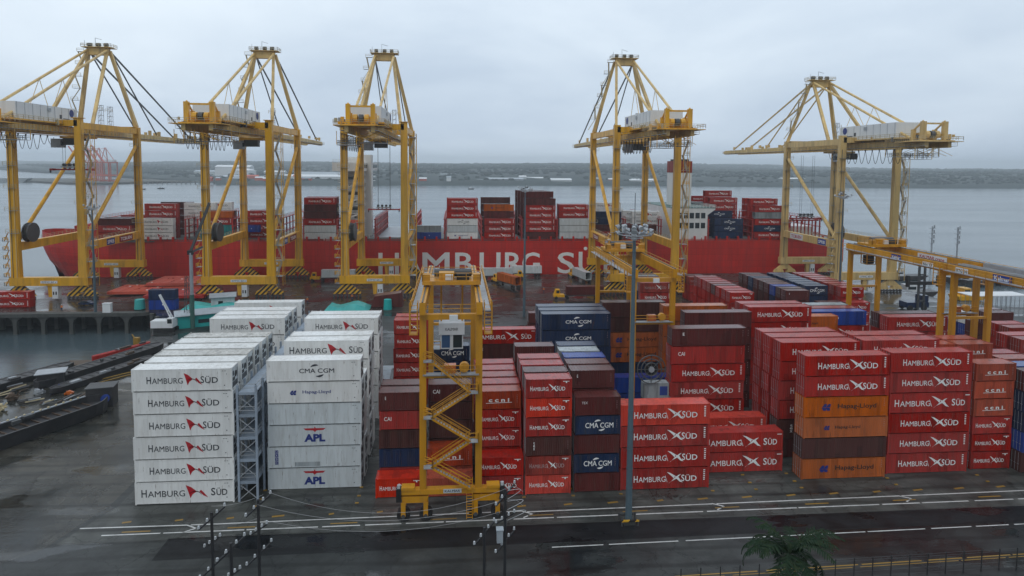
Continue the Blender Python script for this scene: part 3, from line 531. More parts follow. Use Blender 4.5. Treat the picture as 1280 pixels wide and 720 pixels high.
# left: white reefer blocks
stack(-40.3, 80.9, ['wWWWWW', 'WWWWWW', 'WWWWWD', 'WWWWWW', 'WWWWWW', 'WWWWWD'], 'leftmost white block', pitch=3.02)
stack(-40.8, 107.2, ['WWWWWW', 'WWWWWW', 'WWWWWW', '', 'WWWWWW'], 'far left white block', pitch=3.05)
stack(-24.7, 83.6, ['aualhc', 'WWWWW'], 'white block right of scaffold')
stack(-24.9, 93.0, ['WWWWWw', 'WWWWWW'], 'middle white block')
stack(-25.1, 106.6, ['WWWWWW', 'WWWWWW'], 'rearmost white block')
# twenty foot bays
S2 = dict(L=6.06, h=ST)
stack(-10.2, 80.6, ['B', 'RNKJM', 'RRRRM'], 'short-container bay left of front gantry', **S2)
stack(-3.7, 80.4, ['C', 'CC', 'KKKKI', 'MKMM'], 'bay inside front gantry', **S2)
stack(2.9, 80.3, ['RR', 'CRRRC', 'RRRRR', 'RRRRF', 'RRRRR', 'RRRRR'], 'bay right of front gantry', **S2)
stack(9.2, 80.2, ['BFkRBR', 'RRRRRm', 'RRRRRR', 'RRRRRR', '', 'KKKKKT'], 'second bay from gantry', **S2)
stack(15.7, 80.4, ['mnmnx', 'mmmmmM', 'mmmmmm', 'NNNNNb', 'NNNNNg', 'NNNNNN'], 'third bay from gantry', **S2)
# forty foot stacks in front, right
stack(22.0, 80.5, ['RRRB'], 'four-high stack right of tall light mast')
stack(34.4, 84.4, ['VV', 'BB'], 'low block behind mast stack', pitch=5.2)
stack(34.4, 96.9, ['rRRRJM'], 'stack left of red block')
stack(40.6, 107.6, ['MMMMMm'], 'maroon stack behind')
stack(38.5, 113.0, ['OOOOOq'], 'orange-topped stack behind maroon')
stack(48.0, 81.7, ['OKoORR'], 'orange and red front stack')
stack(47.9, 88.3, ['mkRRRR', 'RRRRRR', 'RRRRRR'], 'red block behind orange stack', pitch=3.05)
stack(60.9, 82.5, ['RRRVRR'], 'tall all-red front stack')
stack(61.0, 88.8, ['RRRRRR', 'RRRRRr'], 'block behind all-red stack', pitch=3.05)
stack(74.1, 83.0, ['RRRCCC', 'CCCCC'], 'right short-container column', **S2)
stack(79.4, 92.7, ['RRRCCC', 'CCCCCC'], 'column behind right corner', **S2)
stack(73.0, 92.9, ['RRRRRC', 'RRRRRR'], 'column left of corner', **S2)
stack(80.6, 81.6, ['KbnnM', 'NNNNb'], 'dark column at right edge', L=6.06, h=HC)
stack(87.2, 93.0, ['RRRRC', 'RRRRR'], 'red column at right edge', **S2)
# second block
stack(-11.0, 112.6, ['RRRRRR', 'RRRRRR'], 'red column behind white reefers', **S2)
stack(-3.6, 105.0, ['NNNNn'], 'navy stack seen through front gantry', **S2)
stack(3.4, 120.0, ['RRMV'], 'low red stack behind front gantry')
stack(15.0, 107.7, ['NNNNnn', 'NNNNNN', 'NNNNNN'], 'navy block beside quay')
stack(27.8, 116.5, ['NNOOKK'], 'brown and orange stack beside navy block')
stack(27.6, 108.2, ['bb'], 'low blue stack by cable reel')
stack(53.8, 111.4, ['RRRRRR', 'RRRRRR'], 'red stack mid yard')
stack(61.9, 115.6, ['RRRRo'], 'orange-topped stack mid yard')
stack(70.2, 119.4, ['RRRRb', 'RRRRF', 'RRRRg'], 'blue-topped stack mid yard')
stack(83.4, 114.2, ['RRRRR', 'RRRRm'], 'faded red stack under right gantry')
stack(71.0, 104.2, ['RRRRR'], 'red stack before right gantry', **S2)
stack(106.0, 111.5, ['RRRRF', 'RRRRR'], 'red column beyond right gantry', **S2)
stack(100.6, 103.5, ['RRRRF', 'RRRRR'], 'lower red column at right edge', **S2)
stack(112.0, 123.5, ['mmmmm', 'mmmmm'], 'maroon column beyond right gantry', **S2)
stack(116.2, 133.5, ['bbbW', 'bbbW'], 'white-roofed pair beyond right gantry', **S2)
# far block near the quay
stack(66.3, 146.6, ['RRRRR'] + ['RRRRR'] * 2 + ['RRRRM', 'RRRRF'] + ['RRRRR'] * 2 + ['RRRRF'], 'long red column by quay', pitch=3.05, L=6.06, h=ST)
stack(72.9, 146.6, ['mmNN'], 'low navy pair beside long red column', **S2)
stack(81.3, 148.3, ['MMMMM', 'mmmmK', 'NNNNb', 'mmmmm', 'KKKKK', 'mmmmm', 'NNNNN', 'mmmmm', 'KKKKK'], 'long maroon column by quay', pitch=3.0, L=6.06, h=ST)
stack(89.6, 154.2, ['NNNNn', 'NNNNN', 'NNNNN', 'NNNNN', 'NNNNN', 'NNNNN', 'NNNNN'], 'long navy column by quay', pitch=3.0, L=6.06, h=ST)
stack(97.4, 151.5, ['RRRRR', 'RRRRF', 'RRRRR', 'RRRRF', 'RRRRR', 'RRRRF', 'RRRRR', 'RRRRF'], 'rightmost long red column', pitch=3.0, L=6.06, h=ST)
stack(88.9, 146.5, ['NNNM'], 'low maroon stack by long columns', **S2)
stack(95.6, 146.0, ['RRRR'], 'low red stack by long columns', **S2)
stack(54.6, 181.8, ['RRF', 'NNg', 'NNR', 'NNM', 'NNg', 'NNN'], 'quayside block behind middle gantry', L=9.2, h=HC, pitch=3.0)
stack(17.6, 149.6, ['mmm'], 'small maroon stack by slim mast', **S2)
stack(75.0, 196.5, ['rrF', 'rrm'], 'small quayside pair', **S2)

# ------------------------------------------------------------------ reefer access scaffold
def scaffold(x0, x1, y0, y1, label):
    t = thing('reefer_scaffold', ((x0 + x1) / 2, y0, 0), label, 'scaffold', 'reefer access scaffolds'); W = (x1 - x0) / 2; D = y1 - y0; n = round(D / 3)
    for k in range(5):
        z = HC * (k + 1) - .35; b = MB(); b.box(-W + .1, W - .1, .1, D, z - .12, z, 'blueg'); b.box(-W + .05, W - .05, 0, .12, z - .3, z + .05, 'blueg'); b.build('platform', t)
        b = MB(); b.rails([(-W, 0, z), (W, 0, z)], 'galv'); b.rails([(W, 0, z), (W, D, z)], 'galv'); b.build('handrail', t)
    for i in range(n + 1):
        for sx in (-1, 1):
            b = MB(); b.box(sx * W - .13, sx * W + .13, i * D / n - .13, i * D / n + .13, 0, HC * 5.2, 'blueg'); b.build('column', t)
    for k in range(5):
        z = HC * k; b = MB(); b.bar((-W, 0, z + .2), (W, 0, z + HC - .7), .09, .09, 'galv'); b.bar((W, .1, z + .2), (-W, .1, z + HC - .7), .09, .09, 'galv'); b.build('brace', t)
scaffold(-27.6, -25.3, 81.0, 104, 'blue-grey steel access scaffold beside the front white reefer stack')
scaffold(-27.9, -25.7, 107.5, 122, 'blue-grey steel access scaffold between the two far white reefer blocks')

# ------------------------------------------------------------------ rubber tyred yard gantries
def rtg(x0, x1, y0, y1, H, label, stairs=True, trolley=.3, cab=True):
    W = x1 - x0; S = y1 - y0; P = 'rtgy'; t = thing('yard_gantry_crane', ((x0 + x1) / 2, y0, 0), label, 'gantry crane', 'yard gantry cranes'); a = W / 2
    for yy in (0, S):
        for sx in (-1, 1):
            b = MB(); b.bar((sx * a, yy, 3.7), (sx * a, yy, H), .8, .75, P, up=(0, 1, 0)); b.build('leg', t)
        b = MB(); b.box(-a - 2.6, a + 2.6, yy - .45, yy + .45, 3.35, 3.95, P)
        b.box(-a - 2.6, -a - 1, yy - .6, yy + .6, 3.95, 4.3, P); b.box(a + 1, a + 2.6, yy - .6, yy + .6, 3.95, 4.3, P); b.build('sill_beam', t)
        b = MB(); b.box(-a, a, yy - .4, yy + .3, H - .75, H - .1, P); b.build('cross_beam', t)
        b = MB(); b.box(-a, a, yy - .25, yy + .25, H - 7.9, H - 7.5, P); b.build('cross_beam', t)
        for sx in (-1, 1):
            c = sx * (a + 1.0); b = MB(); b.prism([(c - 1.7, 3.1), (c + 1.7, 3.1), (c + 1.4, 2.3), (c - 1.4, 2.3)], yy - .35, yy + .35, P, 'y')
            for wx in (-1.35, 1.35): b.bar((c + wx, yy - .62, .75), (c + wx, yy - .62, 2.5), .55, .12, P, up=(0, 1, 0)); b.bar((c + wx, yy + .62, .75), (c + wx, yy + .62, 2.5), .55, .12, P, up=(0, 1, 0))
            bo = b.build('bogie', t)
            for wx in (-1.35, 1.35):
                u = MB(); u.tube((c + wx, yy - .42, .8), (c + wx, yy + .42, .8), .8, 'black', 20); u.tube((c + wx, yy - .72, .8), (c + wx, yy + .72, .8), .25, 'steel', 10); u.build('wheel', bo)
        for sx in (-1, 1):
            b = MB(); b.cbox((sx * (a + 2.9), yy - .2, 3.4), (.6, 1.0, 1.6), 'black'); b.cbox((sx * (a + 2.9), yy - .3, 4.4), (.35, .35, .4), 'insul'); b.build('corner_equipment', t)
    for sx in (-1, 1):
        b = MB(); b.box(sx * a - .36, sx * a + .36, -1.2, S + 1.2, H, H + 1.5, P); b.box(sx * a - .08, sx * a + .08, -1.2, S + 1.2, H + 1.5, H + 1.62, 'steel'); b.build('girder', t)
        b = MB(); xx = sx * (a + 1.35); b.box(min(sx * (a + .5), xx), max(sx * (a + .5), xx), -1, S + 1, H + .4, H + .5, 'galv'); b.rails([(xx, -1, H + .5), (xx, S + 1, H + .5)], P); b.build('walkway', t)
        # dropped service cage at the near end
        b = MB(); b.box(sx * (a + .6) if sx > 0 else sx * (a + 1.5), sx * (a + 1.5) if sx > 0 else sx * (a + .6), -1.1, .3, H - 2.4, H - 2.3, P)
        xs = (sx * (a + .6), sx * (a + 1.5))
        for zz in (H - 2.3, H - .9): b.rails([(xs[0], -1.1, zz), (xs[1], -1.1, zz), (xs[1], .3, zz)], P)
        for xx in xs:
            for yy in (-1.1, .3): b.bar((xx, yy, H - 2.4), (xx, yy, H + 1.5), .1, .1, P)
        for k in range(8): b.bar((xs[0], -1.1, H - 2.2 + k * .48), (xs[1], -1.1, H - 2.2 + k * .48), .05, .05, P)
        b.build('service_cage', t)
    # trolley
    ty = S * trolley; b = MB(); b.box(-a - .5, a + .5, ty - 2.4, ty + 2.4, H + 1.8, H + 2.3, P); b.box(-a * .5, a * .1, ty - 1.5, ty + 1.6, H + 2.3, H + 3.3, P); b.box(a * .2, a * .7, ty - 1.5, ty + 1.2, H + 2.3, H + 3.1, 'black')
    b.box(-a * .25, a * .05, ty - 1.9, ty - 1.5, H + 2.35, H + 3.1, 'hw')
    b.tube((-a * .7, ty + .4, H + 3), (a * .8, ty + .4, H + 3), .55, 'steel', 12); b.rails([(-a - .5, ty - 2.4, H + 2.3), (a + .5, ty - 2.4, H + 2.3), (a + .5, ty + 2.4, H + 2.3), (-a - .5, ty + 2.4, H + 2.3)], P, close=True)
    for q in (-1, 1):
        b.box(q * a - .5, q * a + .5, ty - 2.2, ty - 1.2, H + 2.3, H + 3.2, P)
    b.build('trolley', t)
    b = MB()
    for sx in (-1, 1):
        x_ = sx * (a - .95)
        for k in range(int((S - ty - 3) / .9)): y_ = ty + 3 + k * .9; b.box(x_ - .35, x_ + .35, y_, y_ + .45, H + 1.2, H + 1.5, 'insul'); 
        b.box(x_ - .42, x_ - .36, ty + 3, S, H + 1.0, H + 1.8, 'galv'); b.box(x_ + .36, x_ + .42, ty + 3, S, H + 1.0, H + 1.8, 'galv')
    b.build('cable_tray', t)
    if not cab:
        b = MB(); zc = H - 2.6
        for q in (-1, 1):
            for q2 in (3, 5): b.bar((q, ty + q2, zc), (q, ty + q2, H + 1.8), .16, .16, P)
        b.rails([(-1, ty + 3, zc), (1, ty + 3, zc), (1, ty + 5, zc), (-1, ty + 5, zc)], P, close=True); b.box(-1, 1, ty + 3, ty + 5, zc - .1, zc, P); b.box(-.8, .8, ty + 3.3, ty + 4.7, zc + .1, zc + 1.8, 'black'); b.build('operator_cab', t)
    cz = H - 8.3; b = MB(); b.box(-1.6, 1.6, ty + 2.6, ty + 5, cz, cz + 3.7, 'hw'); b.box(-1.8, 1.8, ty + 2.35, ty + 5.1, cz + 2.1, cz + 3.75, 'hw'); txt(b, 'KALMAR', -.9, cz + 2.7, 1.8, .4, 'dl', y=ty + 2.3)
    b2_ = b if cab else MB(); b = b2_ if cab else MB()
    for q in (-1.5, 1.5): b.bar((q, ty + 3.8, cz + 3.7), (q, ty + 3.8, H + 1.9), .25, .25, P, up=(0, 1, 0))
    b.box(-2.6, -1.6, ty + 2.6, ty + 4.6, cz - .1, cz, 'galv'); b.rails([(-2.6, ty + 2.6, cz), (-1.6, ty + 2.6, cz)], P)
    if cab: b.build('operator_cab', t)
    b = MB(); b.box(-1.4, -.25, ty + 2.54, ty + 2.59, cz + .2, cz + 2.0, 'bglass'); b.box(.2, 1.45, ty + 2.54, ty + 2.59, cz + .2, cz + 2.0, 'glass')
    if cab: b.build('cab_window', t)
    # equipment box and power pack on the lower cross level
    b = MB(); b.box(-.8, .6, -.1, .8, H - 7.4, H - 6.4, 'orange'); b.tube((1.6, -.2, H - 6.7), (1.6, .5, H - 6.7), .6, P, 14); b.build('power_pack', t)
    b = MB(); b.rails([(-a, -.6, H - 7.4), (a, -.6, H - 7.4)], P); b.box(-a, a, -.7, .3, H - 7.5, H - 7.38, 'galv'); b.build('service_deck', t)
    b = MB(); b.rails([(-a, -.45, H), (a, -.45, H)], P); b.cbox((.3, -.55, H - .5), (1.0, .3, .7), 'hw'); b.build('front_handrail', t)
    if stairs:   # zigzag stair between the front legs
        zs = [4.2, 7.0, 10.1, 13.1, 16.1, 20.0]; yy = -.75
        xa, xb = -a + 1.0, a - 1.0
        for i, (z0, z1) in enumerate(zip(zs, zs[1:])):
            p, q = ((xb, yy, z0), (xa, yy, z1)) if i % 2 == 0 else ((xa, yy, z0), (xb, yy, z1)); b = MB()
            for dy in (-.4, .4):
                b.bar((p[0], yy + dy, z0), (q[0], yy + dy, z1), .08, .22, P)
                for dz in (.55, 1.05): b.bar((p[0], yy + dy, z0 + dz), (q[0], yy + dy, z1 + dz), .06, .06, P)
            for k in range(14):
                f = (k + .5) / 14; b.cbox((p[0] + (q[0] - p[0]) * f, yy, z0 + (z1 - z0) * f), (.26, .76, .05), 'galv')
            for k in range(5):
                f = (k + .5) / 5; b.bar((p[0] + (q[0] - p[0]) * f, yy - .4, z0 + (z1 - z0) * f), (p[0] + (q[0] - p[0]) * f, yy - .4, z0 + (z1 - z0) * f + 1.05), .05, .05, P)
            b.build('stair_flight', t)
            b = MB(); lx = q[0] + (-.35 if q[0] < 0 else .35); b.box(lx - .55, lx + .55, yy - .5, yy + .5, z1 - .1, z1, 'galv'); b.rails([(lx - .55, yy - .5, z1), (lx + .55, yy - .5, z1), (lx + .55 * (1 if lx > 0 else -1), yy + .5, z1)], P); b.build('landing', t)
        b = MB()
        for dx in (-.35, .35): b.bar((a - 1.1 + dx, -.8, .3), (a - 1.1 + dx, -.8, 5.5), .07, .07, P)
        for k in range(15): b.bar((a - 1.45, -.8, .5 + k * .34), (a - .75, -.8, .5 + k * .34), .06, .06, P)
        b.build('ladder', t)
    return t
g1 = rtg(-3.9, 2.85, 75.3, 100.4, 25.6, 'nearest yellow yard gantry with zigzag stair, standing over the short-container bays', trolley=.42)
g2 = rtg(29.4, 36.0, 101.6, 128, 25.0, 'yellow yard gantry behind the tall light mast and navy stacks', stairs=False, trolley=.75, cab=False)
g3 = rtg(85.5, 92.0, 104.0, 130, 25.3, 'yellow yard gantry at right, the farther one, with white lettered boards', stairs=False, trolley=.8, cab=False)
g4 = rtg(85.5, 92.0, 74.5, 101.3, 25.3, 'nearer yellow yard gantry cut by the right edge, with blue plate', stairs=False, trolley=.1)
# boards: lettering plates on the right gantries (on the side facing left) and main sill
def board(parent, x, y, z, w, h, text, back='hw', ink='rl', side='-x', name='name_board'):
    b = MB(); b.box(0, w, -.04, 0, 0, h, back); txt(b, text, w * .08, h * .22, w * .84, h * .56, ink, y=-.05, off=.02)
    if side == '-x': b.xform(lambda p: Vector((p.y, -p.x, p.z)))
    return b.build(name, parent, (x, y, z))
board(g3, 3.3 - .47 - .0, 14, 25.5, 7.5, 1.1, 'KALMAR crane'); board(g3, -3.3 - .47, 12.5, 25.6, 2.6, 1.0, 'Kalmar', 'blue', 'wl'); board(g3, -3.3 - .47, 4.2, 25.5, 2.6, .9, 'No 12', 'hw', 'dl')
board(g4, 3.3 - .47, 20, 25.5, 7.5, 1.2, 'KALMAR crane'); board(g4, -3.3 - .47, 18.5, 25.6, 3.4, 1.2, 'Kalmar', 'blue', 'wl'); board(g4, -3.3 - .47, 26, 25.6, 2.6, 1.0, 'RTG 14', 'hw', 'dl')
board(g1, -.9, -.5, 3.5, 2.2, .5, 'KALMAR', 'lgrey', 'dl', side='y'); board(g2, -3.3 - .47, 13, 25.2, 2, .9, 'Kalmar', 'blue', 'wl')
# cable reel stand by the second gantry
t = thing('cable_reel', (30.9, 93.5, 0), 'large dark cable reel above a grey cabinet, behind the four-high red stack', 'cable reel')
b = MB(); b.box(-1.9, 2.0, 0, 1.6, 7.4, 9.9, 'grey'); b.box(.6, 1.8, -.02, 0, 8.0, 9.4, 'blue'); b.box(-1.9, 2.6, 0, 1.6, 0, 7.4, 'steel'); b.build('cabinet', t)
b = MB()
for r_ in (2.2, 1.6, 1.0):
    pts = [(math.cos(k * math.pi / 12) * r_ - .9, -.3, 12.2 + math.sin(k * math.pi / 12) * r_) for k in range(25)]; b.path(pts, .09, 'steel')
for k in range(8): b.tube((-.9, -.3, 12.2), (-.9 + 2.2 * math.cos(k * math.pi / 4), -.3, 12.2 + 2.2 * math.sin(k * math.pi / 4)), .06, 'steel', 5)
b.tube((-.9, -.5, 12.2), (-.9, .6, 12.2), .45, 'galv', 10); b.tube((-.9, -.2, 12.2), (-.9, .1, 12.2), 1.0, 'black', 18); b.build('reel', t)

# ------------------------------------------------------------------ quay cranes
def sts(xc, label, P='yel', P2='cream', dz=0, apz=84.3, half=10.0, full=True, y0=208.0):
    t = thing('quay_crane', (xc, y0, 0), label, 'quay crane', 'ship-to-shore cranes along the quay'); a = half; LY = 36.0; G = 52.0 + dz
    for yy, nm in ((0, 'land'), (LY, 'sea')):
        for sx in (-1, 1):
            b = MB(); b.bar((sx * a, yy, 4.5), (sx * a, yy, 17), 2.7, 1.7, P, up=(0, 1, 0), a2=2.25); b.bar((sx * a, yy, 17), (sx * a, yy, G + (4.8 if yy == 0 else 4)), 2.25, 1.6, P, up=(0, 1, 0), a2=2.1)
            if yy == 0 and sx == 1: b.box(sx * a - 1.5, sx * a + 1.5, yy - 1.15, yy + 1.15, G + 4.8, G + 5.0, 'steel' if full == 5 else P)
            b.build('leg', t)
            # bogie set with hazard stripes
            b = MB(); c = sx * (a - .6); b.prism([(c - 3.6, 2.2), (c - 1, 4.4), (c + 1, 4.4), (c + 3.6, 2.2)], yy - .5, yy + .5, 'stripe' if full != 5 else P, 'y')
            for q in (-1, 1):
                cc = c + q * 2.5; b.prism([(cc - 2.1, 1.0), (cc - 1.4, 2.2), (cc + 1.4, 2.2), (cc + 2.1, 1.0)], yy - .62, yy + .62, 'stripe' if full != 5 else P, 'y')
            bo = b.build('bogie', t); u = MB()
            for q in range(8): u.tube((c - 4.2 + q * 1.2, yy - .3, .42), (c - 4.2 + q * 1.2, yy + .3, .42), .42, 'steel', 12)
            u.build('wheel_set', bo)
        b = MB(); b.box(-a - 1.7, a + 1.7, yy - 1.06, yy + 1.06, 4.4, 7.0, P); b.build('sill_beam', t)
        b = MB(); b.cbox((0, yy - 1.1, 5.6), (5, .06, .8), 'hw'); txt(b, 'ZPMC 60 t', -2.2, 5.35, 4.4, .5, 'dl', y=yy - 1.15); b.build('name_board', t)
        b = MB(); b.prism([(-.8, 4.4), (.8, 4.4), (.5, .8), (-.5, .8)], yy - .6, yy + .6, P, 'y'); b.box(.9, 2.6, yy - 1.2, yy + .6, .4, 4.2, 'hw'); b.box(1.15, 1.5, yy - 1.24, yy - 1.2, 1.6, 2.6, 'black'); b.box(1.9, 2.3, yy - 1.24, yy - 1.2, 1.6, 2.6, 'black'); b.build('electrical_cabin', t)
        b = MB(); b.box(-a, a, yy - .8, yy + .8, G + 2.35, G + 4.2, P); b.build('top_cross_beam', t)
    for sx in (-1, 1):
        b = MB(); b.box(sx * a - .8, sx * a + .8, .8, LY - .8, 15.3, 17.9, P); b.rails([(sx * a, 1, 18), (sx * a, LY - 1, 18)], 'rail'); b.build('portal_beam', t)
        b = MB(); b.box(sx * a - .7, sx * a + .7, .9, LY - .9, G + 1.6, G + 3.6, P); b.build('top_tie_beam', t)
        b = MB(); b.tube((sx * a, 1.2, 18.5), (sx * a, LY - 1, G - 3), .62, P, 10); b.build('diagonal_brace', t)
        b = MB(); b.box(sx * 3.6 - .55, sx * 3.6 + .55, -31, LY + 1, G, G + 2.3, P2); b.box(sx * 3.6 - .1, sx * 3.6 + .1, -31, LY + 1, G + 2.3, G + 2.5, 'steel')
        for k in range(45): b.box(sx * 3.6 + sx * .55 - .03, sx * 3.6 + sx * .55 + .03, -30.5 + k * 1.5, -30.1 + k * 1.5, G + .2, G + 2.2, P)
        b.build('girder', t)
        b = MB(); b.prism([(LY + 1.2, G), (LY + 1.2, G + 2.3), (108.5, G + 1.9), (110.5, G + 1.2), (110.5, G + .4), (108.5, G)], sx * 3.6 - .5, sx * 3.6 + .5, P2, 'x'); b.build('boom', t)
        # walkways alongside
        b = MB(); xo = sx * 5.2; b.box(min(sx * 4.2, xo), max(sx * 4.2, xo), -32, 109, G + .4, G + .5, 'galv'); b.rails([(xo, -32, G + .5), (xo, 109, G + .5)], 'rail', step=2.6)
        for k in range(28): b.bar((sx * 4.1, -30 + k * 5, G + .2), (xo, -30 + k * 5, G + .45), .15, .15, P)
        b.build('walkway', t)
        # A-frame
        b = MB(); b.bar((sx * a, LY, G + 4), (sx * 3.6, 32, apz - 1.5), 1.3, 1.2, P2, a2=1.0, b2=1.0); b.build('mast_leg', t)
        b = MB(); b.bar((sx * 7.6, 12, G + 3.5), (sx * 3.2, 31, apz - 1.5), .95, .95, P2); b.build('back_mast_leg', t)
        for (yb, r_) in ((66, .2), (99, .24)):
            b = MB(); b.bar((sx * 3.6, 33, apz - 2), (sx * 3.6, yb, G + 2.4), r_ * 1.5, r_ * 2.4, 'steel' if full != 5 else P2); b.bar((sx * 3.6, yb, G + 2.2), (sx * 3.6, yb, G + 3.6), .7, .7, P2, up=(0, 1, 0)); b.build('forestay', t)
        b = MB(); b.tube((sx * 3.4, 31, apz - 1.2), (sx * 3.6, -24, G + 3), .42, P2, 8); p = Vector((sx * 3.5, 4, G + 3 + (apz - 1.2 - G - 3) * (28 / 55)))
        b.tube(p, (sx * 3.5, -1, G + 8.5), .1, P2, 5); b.tube(p, (sx * 3.5, 8, G + 8.5), .1, P2, 5); b.build('backstay', t)
        # tail towers
        b = MB(); b.bar((sx * 3.4, -29, G + 2.3), (sx * 3.4, -29, G + 7.8), 1.2, 1.3, P, up=(0, 1, 0)); b.bar((sx * 3.4, -25, G + 2.3), (sx * 3.4, -25, G + 5.6), 1.0, 1.0, P, up=(0, 1, 0)); b.bar((sx * 3.4, -29, G + 8), (sx * 3.4, -24.5, G + 5), .4, .4, P); b.build('tail_tower', t)
    b = MB(); b.box(-3.4, 3.4, 30.7, 32.8, apz - 3, apz - .6, P2); b.box(-5, 5, 29.6, 34.2, apz - .5, apz - .3, P2); b.rails([(-5, 29.6, apz - .3), (5, 29.6, apz - .3), (5, 34.2, apz - .3), (-5, 34.2, apz - .3)], 'rail', close=True, r=.06)
    for q in (-3, 0, 2.6): b.tube((q - .6, 31.6, apz + .6), (q + .6, 31.6, apz + .6), .7, 'steel', 12)
    b.bar((-1, 31.5, apz), (-1, 31.5, apz + 3), .12, .12, 'galv'); b.bar((-1, 31.5, apz + 3), (1.2, 31.5, apz + 2.4), .12, .12, 'galv'); b.bar((-4.4, 31, apz), (-4.4, 31, apz + 2), .1, .1, 'galv'); b.build('mast_head', t)
    # zigzag ladder up the left mast leg
    b = MB()
    for k in range(6):
        f0 = k / 6; f1 = (k + 1) / 6; p = Vector((-a, LY, G + 5)).lerp(Vector((-3.8, 32, apz - 2)), f0); q = Vector((-a, LY, G + 5)).lerp(Vector((-3.8, 32, apz - 2)), f1)
        s_ = Vector((-1.8, -1.2, 0)); b.bar(p + s_ * (.5 if k % 2 else 1.4), q + s_ * (1.4 if k % 2 else .5), .5, .12, 'rail'); c = q + s_ * .95; b.cbox(c, (2.4, 1.2, .1), 'galv'); b.rails([c + Vector((-1.2, -.6, 0)), c + Vector((1.2, -.6, 0))], 'rail', r=.06)
    b.build('mast_ladder', t)
    # tail machinery
    b = MB(); b.box(-4.6, 4.6, -31.8, -22, G + 1.9, G + 2.15, P); b.rails([(-7, -32, G + 2.2), (7, -32, G + 2.2), (7, -22, G + 2.2)], 'rail', r=.06); b.box(-7, 7, -32.2, -22, G + 1.7, G + 1.88, P)
    for q in (-1.6, 0, 1.6): b.tube((q - .6, -28, G + 4), (q + .6, -28, G + 4), 1.1, P if q else 'steel', 12)
    b.box(-2.4, 2.4, -26.5, -24, G + 2.2, G + 4.6, P); b.bar((-3.4, -29, G + 7.2), (3.4, -29, G + 7.2), .3, .5, P); b.build('hoist_machinery', t)
    # hanging maintenance gallery under the tail
    b = MB(); zz = G - 3.4
    for (xa_, xb_, ya_, yb_, z_) in ((-6.4, -1, -30, -24, G - 3.4), (-6.4, 6.4, -23.5, -17, G - 2.6)):
        b.box(xa_, xb_, ya_, yb_, z_ - .12, z_, 'galv'); b.rails([(xa_, ya_, z_), (xb_, ya_, z_), (xb_, yb_, z_), (xa_, yb_, z_)], 'steel', close=True, r=.06)
        for xx in (xa_, xb_):
            for yy in (ya_, yb_): b.bar((xx, yy, z_), (xx, yy, G + .3), .14, .14, P)
    b.build('maintenance_gallery', t)
    # machinery house
    b = MB(); b.box(-5.4, 4.6, -20, 9, G + 3.4, G + 8.1, 'hw')
    for k in range(9): b.box(4.6, 4.66, -19.5 + k * 3.4, -19.4 + k * 3.4, G + 3.5, G + 8.0, 'galv'); b.box(-5.46, -5.4, -19.5 + k * 3.4, -19.4 + k * 3.4, G + 3.5, G + 8.0, 'galv')
    b.build('machinery_house', t)
    b = MB(); b.box(-6.4, 5.8, -23, 10, G + 2.9, G + 3.3, P); b.rails([(5.8, -23, G + 3.3), (5.8, 10, G + 3.3)], 'rail', r=.06); b.rails([(-6.4, -23, G + 3.3), (5.8, -23, G + 3.3)], 'rail', r=.06); b.rails([(-6.4, -23, G + 3.3), (-6.4, 10, G + 3.3)], 'rail', r=.06); b.build('house_deck', t)
    for sx, xx in ((1, 4.62), (-1, -5.42)):
        b = MB(); b.tube((xx, 6.0, G + 6.6), (xx + sx * .03, 6.0, G + 6.6), 1.2, 'bl', 16); b.box(xx, xx + sx * .03, -.2, .8, G + 4.6, G + 5.8, 'dl'); b.box(xx, xx + sx * .03, 1.6, 4.8, G + 4.5, G + 4.8, 'dl'); b.box(xx, xx + sx * .25, -6, -4.6, G + 6.4, G + 7.4, 'galv'); b.build('house_emblem', t)
    # trolley with cab
    b = MB(); b.box(-4, 4, 14, 21, G - .9, G - .2, P); b.box(-1.2, 1.2, 15, 20, G - 1.6, G - .9, 'steel'); b.build('trolley', t)
    b = MB(); b.box(-4.8, -1.8, 10.5, 13.5, G - 4.1, G - 1.2, 'galv'); b.box(-4.83, -1.77, 10.8, 13.53, G - 3.4, G - 2, 'glass'); b.box(-1.4, 3, 11.2, 13.6, G - 3.2, G - 1, 'steel'); b.build('operator_cab', t)
    # festoon cable loops
    b = MB()
    for k in range(11):
        ya = -24 + k * 3.5; b.path([(-6.0, ya + 3.3 * s / 8, G - .6 - 4.2 * math.sin(math.pi * s / 8) * (1 if k < 9 else .6)) for s in range(9)], .09, 'black', 4); b.cbox((-6.0, ya, G - .4), (.3, .3, .5), 'steel')
    b.bar((-6.0, -26, G - .1), (-6.0, 40, G - .1), .2, .2, P); b.build('festoon', t)
    # stair tower on the near right leg
    b = MB(); xx = a + 2.5
    zs = [7 + k * 5.0 for k in range(int((G - 5) / 5) + 1)]
    for k, z in enumerate(zs):
        b.box(a + 1.5, xx + 1.4, -1.2, 1.2, z - .1, z, 'galv'); b.rails([(a + 1.6, -1.2, z), (xx + 1.4, -1.2, z), (xx + 1.4, 1.2, z)], P if k % 3 == 0 else 'rail', r=.07, step=1.2)
        if k < len(zs) - 1:
            p, q = ((a + 1.9, -.5, z), (xx + 1.0, -.5, z + 5)) if k % 2 == 0 else ((xx + 1.0, .5, z), (a + 1.9, .5, z + 5))
            b.bar(p, q, .6, .1, 'galv'); b.bar(Vector(p) + Vector((0, -.3, 1)), Vector(q) + Vector((0, -.3, 1)), .06, .06, 'rail'); b.bar(Vector(p) + Vector((0, -.3, .1)), Vector(q) + Vector((0, -.3, .1)), .08, .2, P)
            b.bar((xx + 1.3, -1.2, z), (xx + 1.3, 1.2, z + 5), .07, .07, P); b.bar((a + 1.7, -1.25, z), (xx + 1.3, -1.25, z + 5), .07, .07, 'rail')
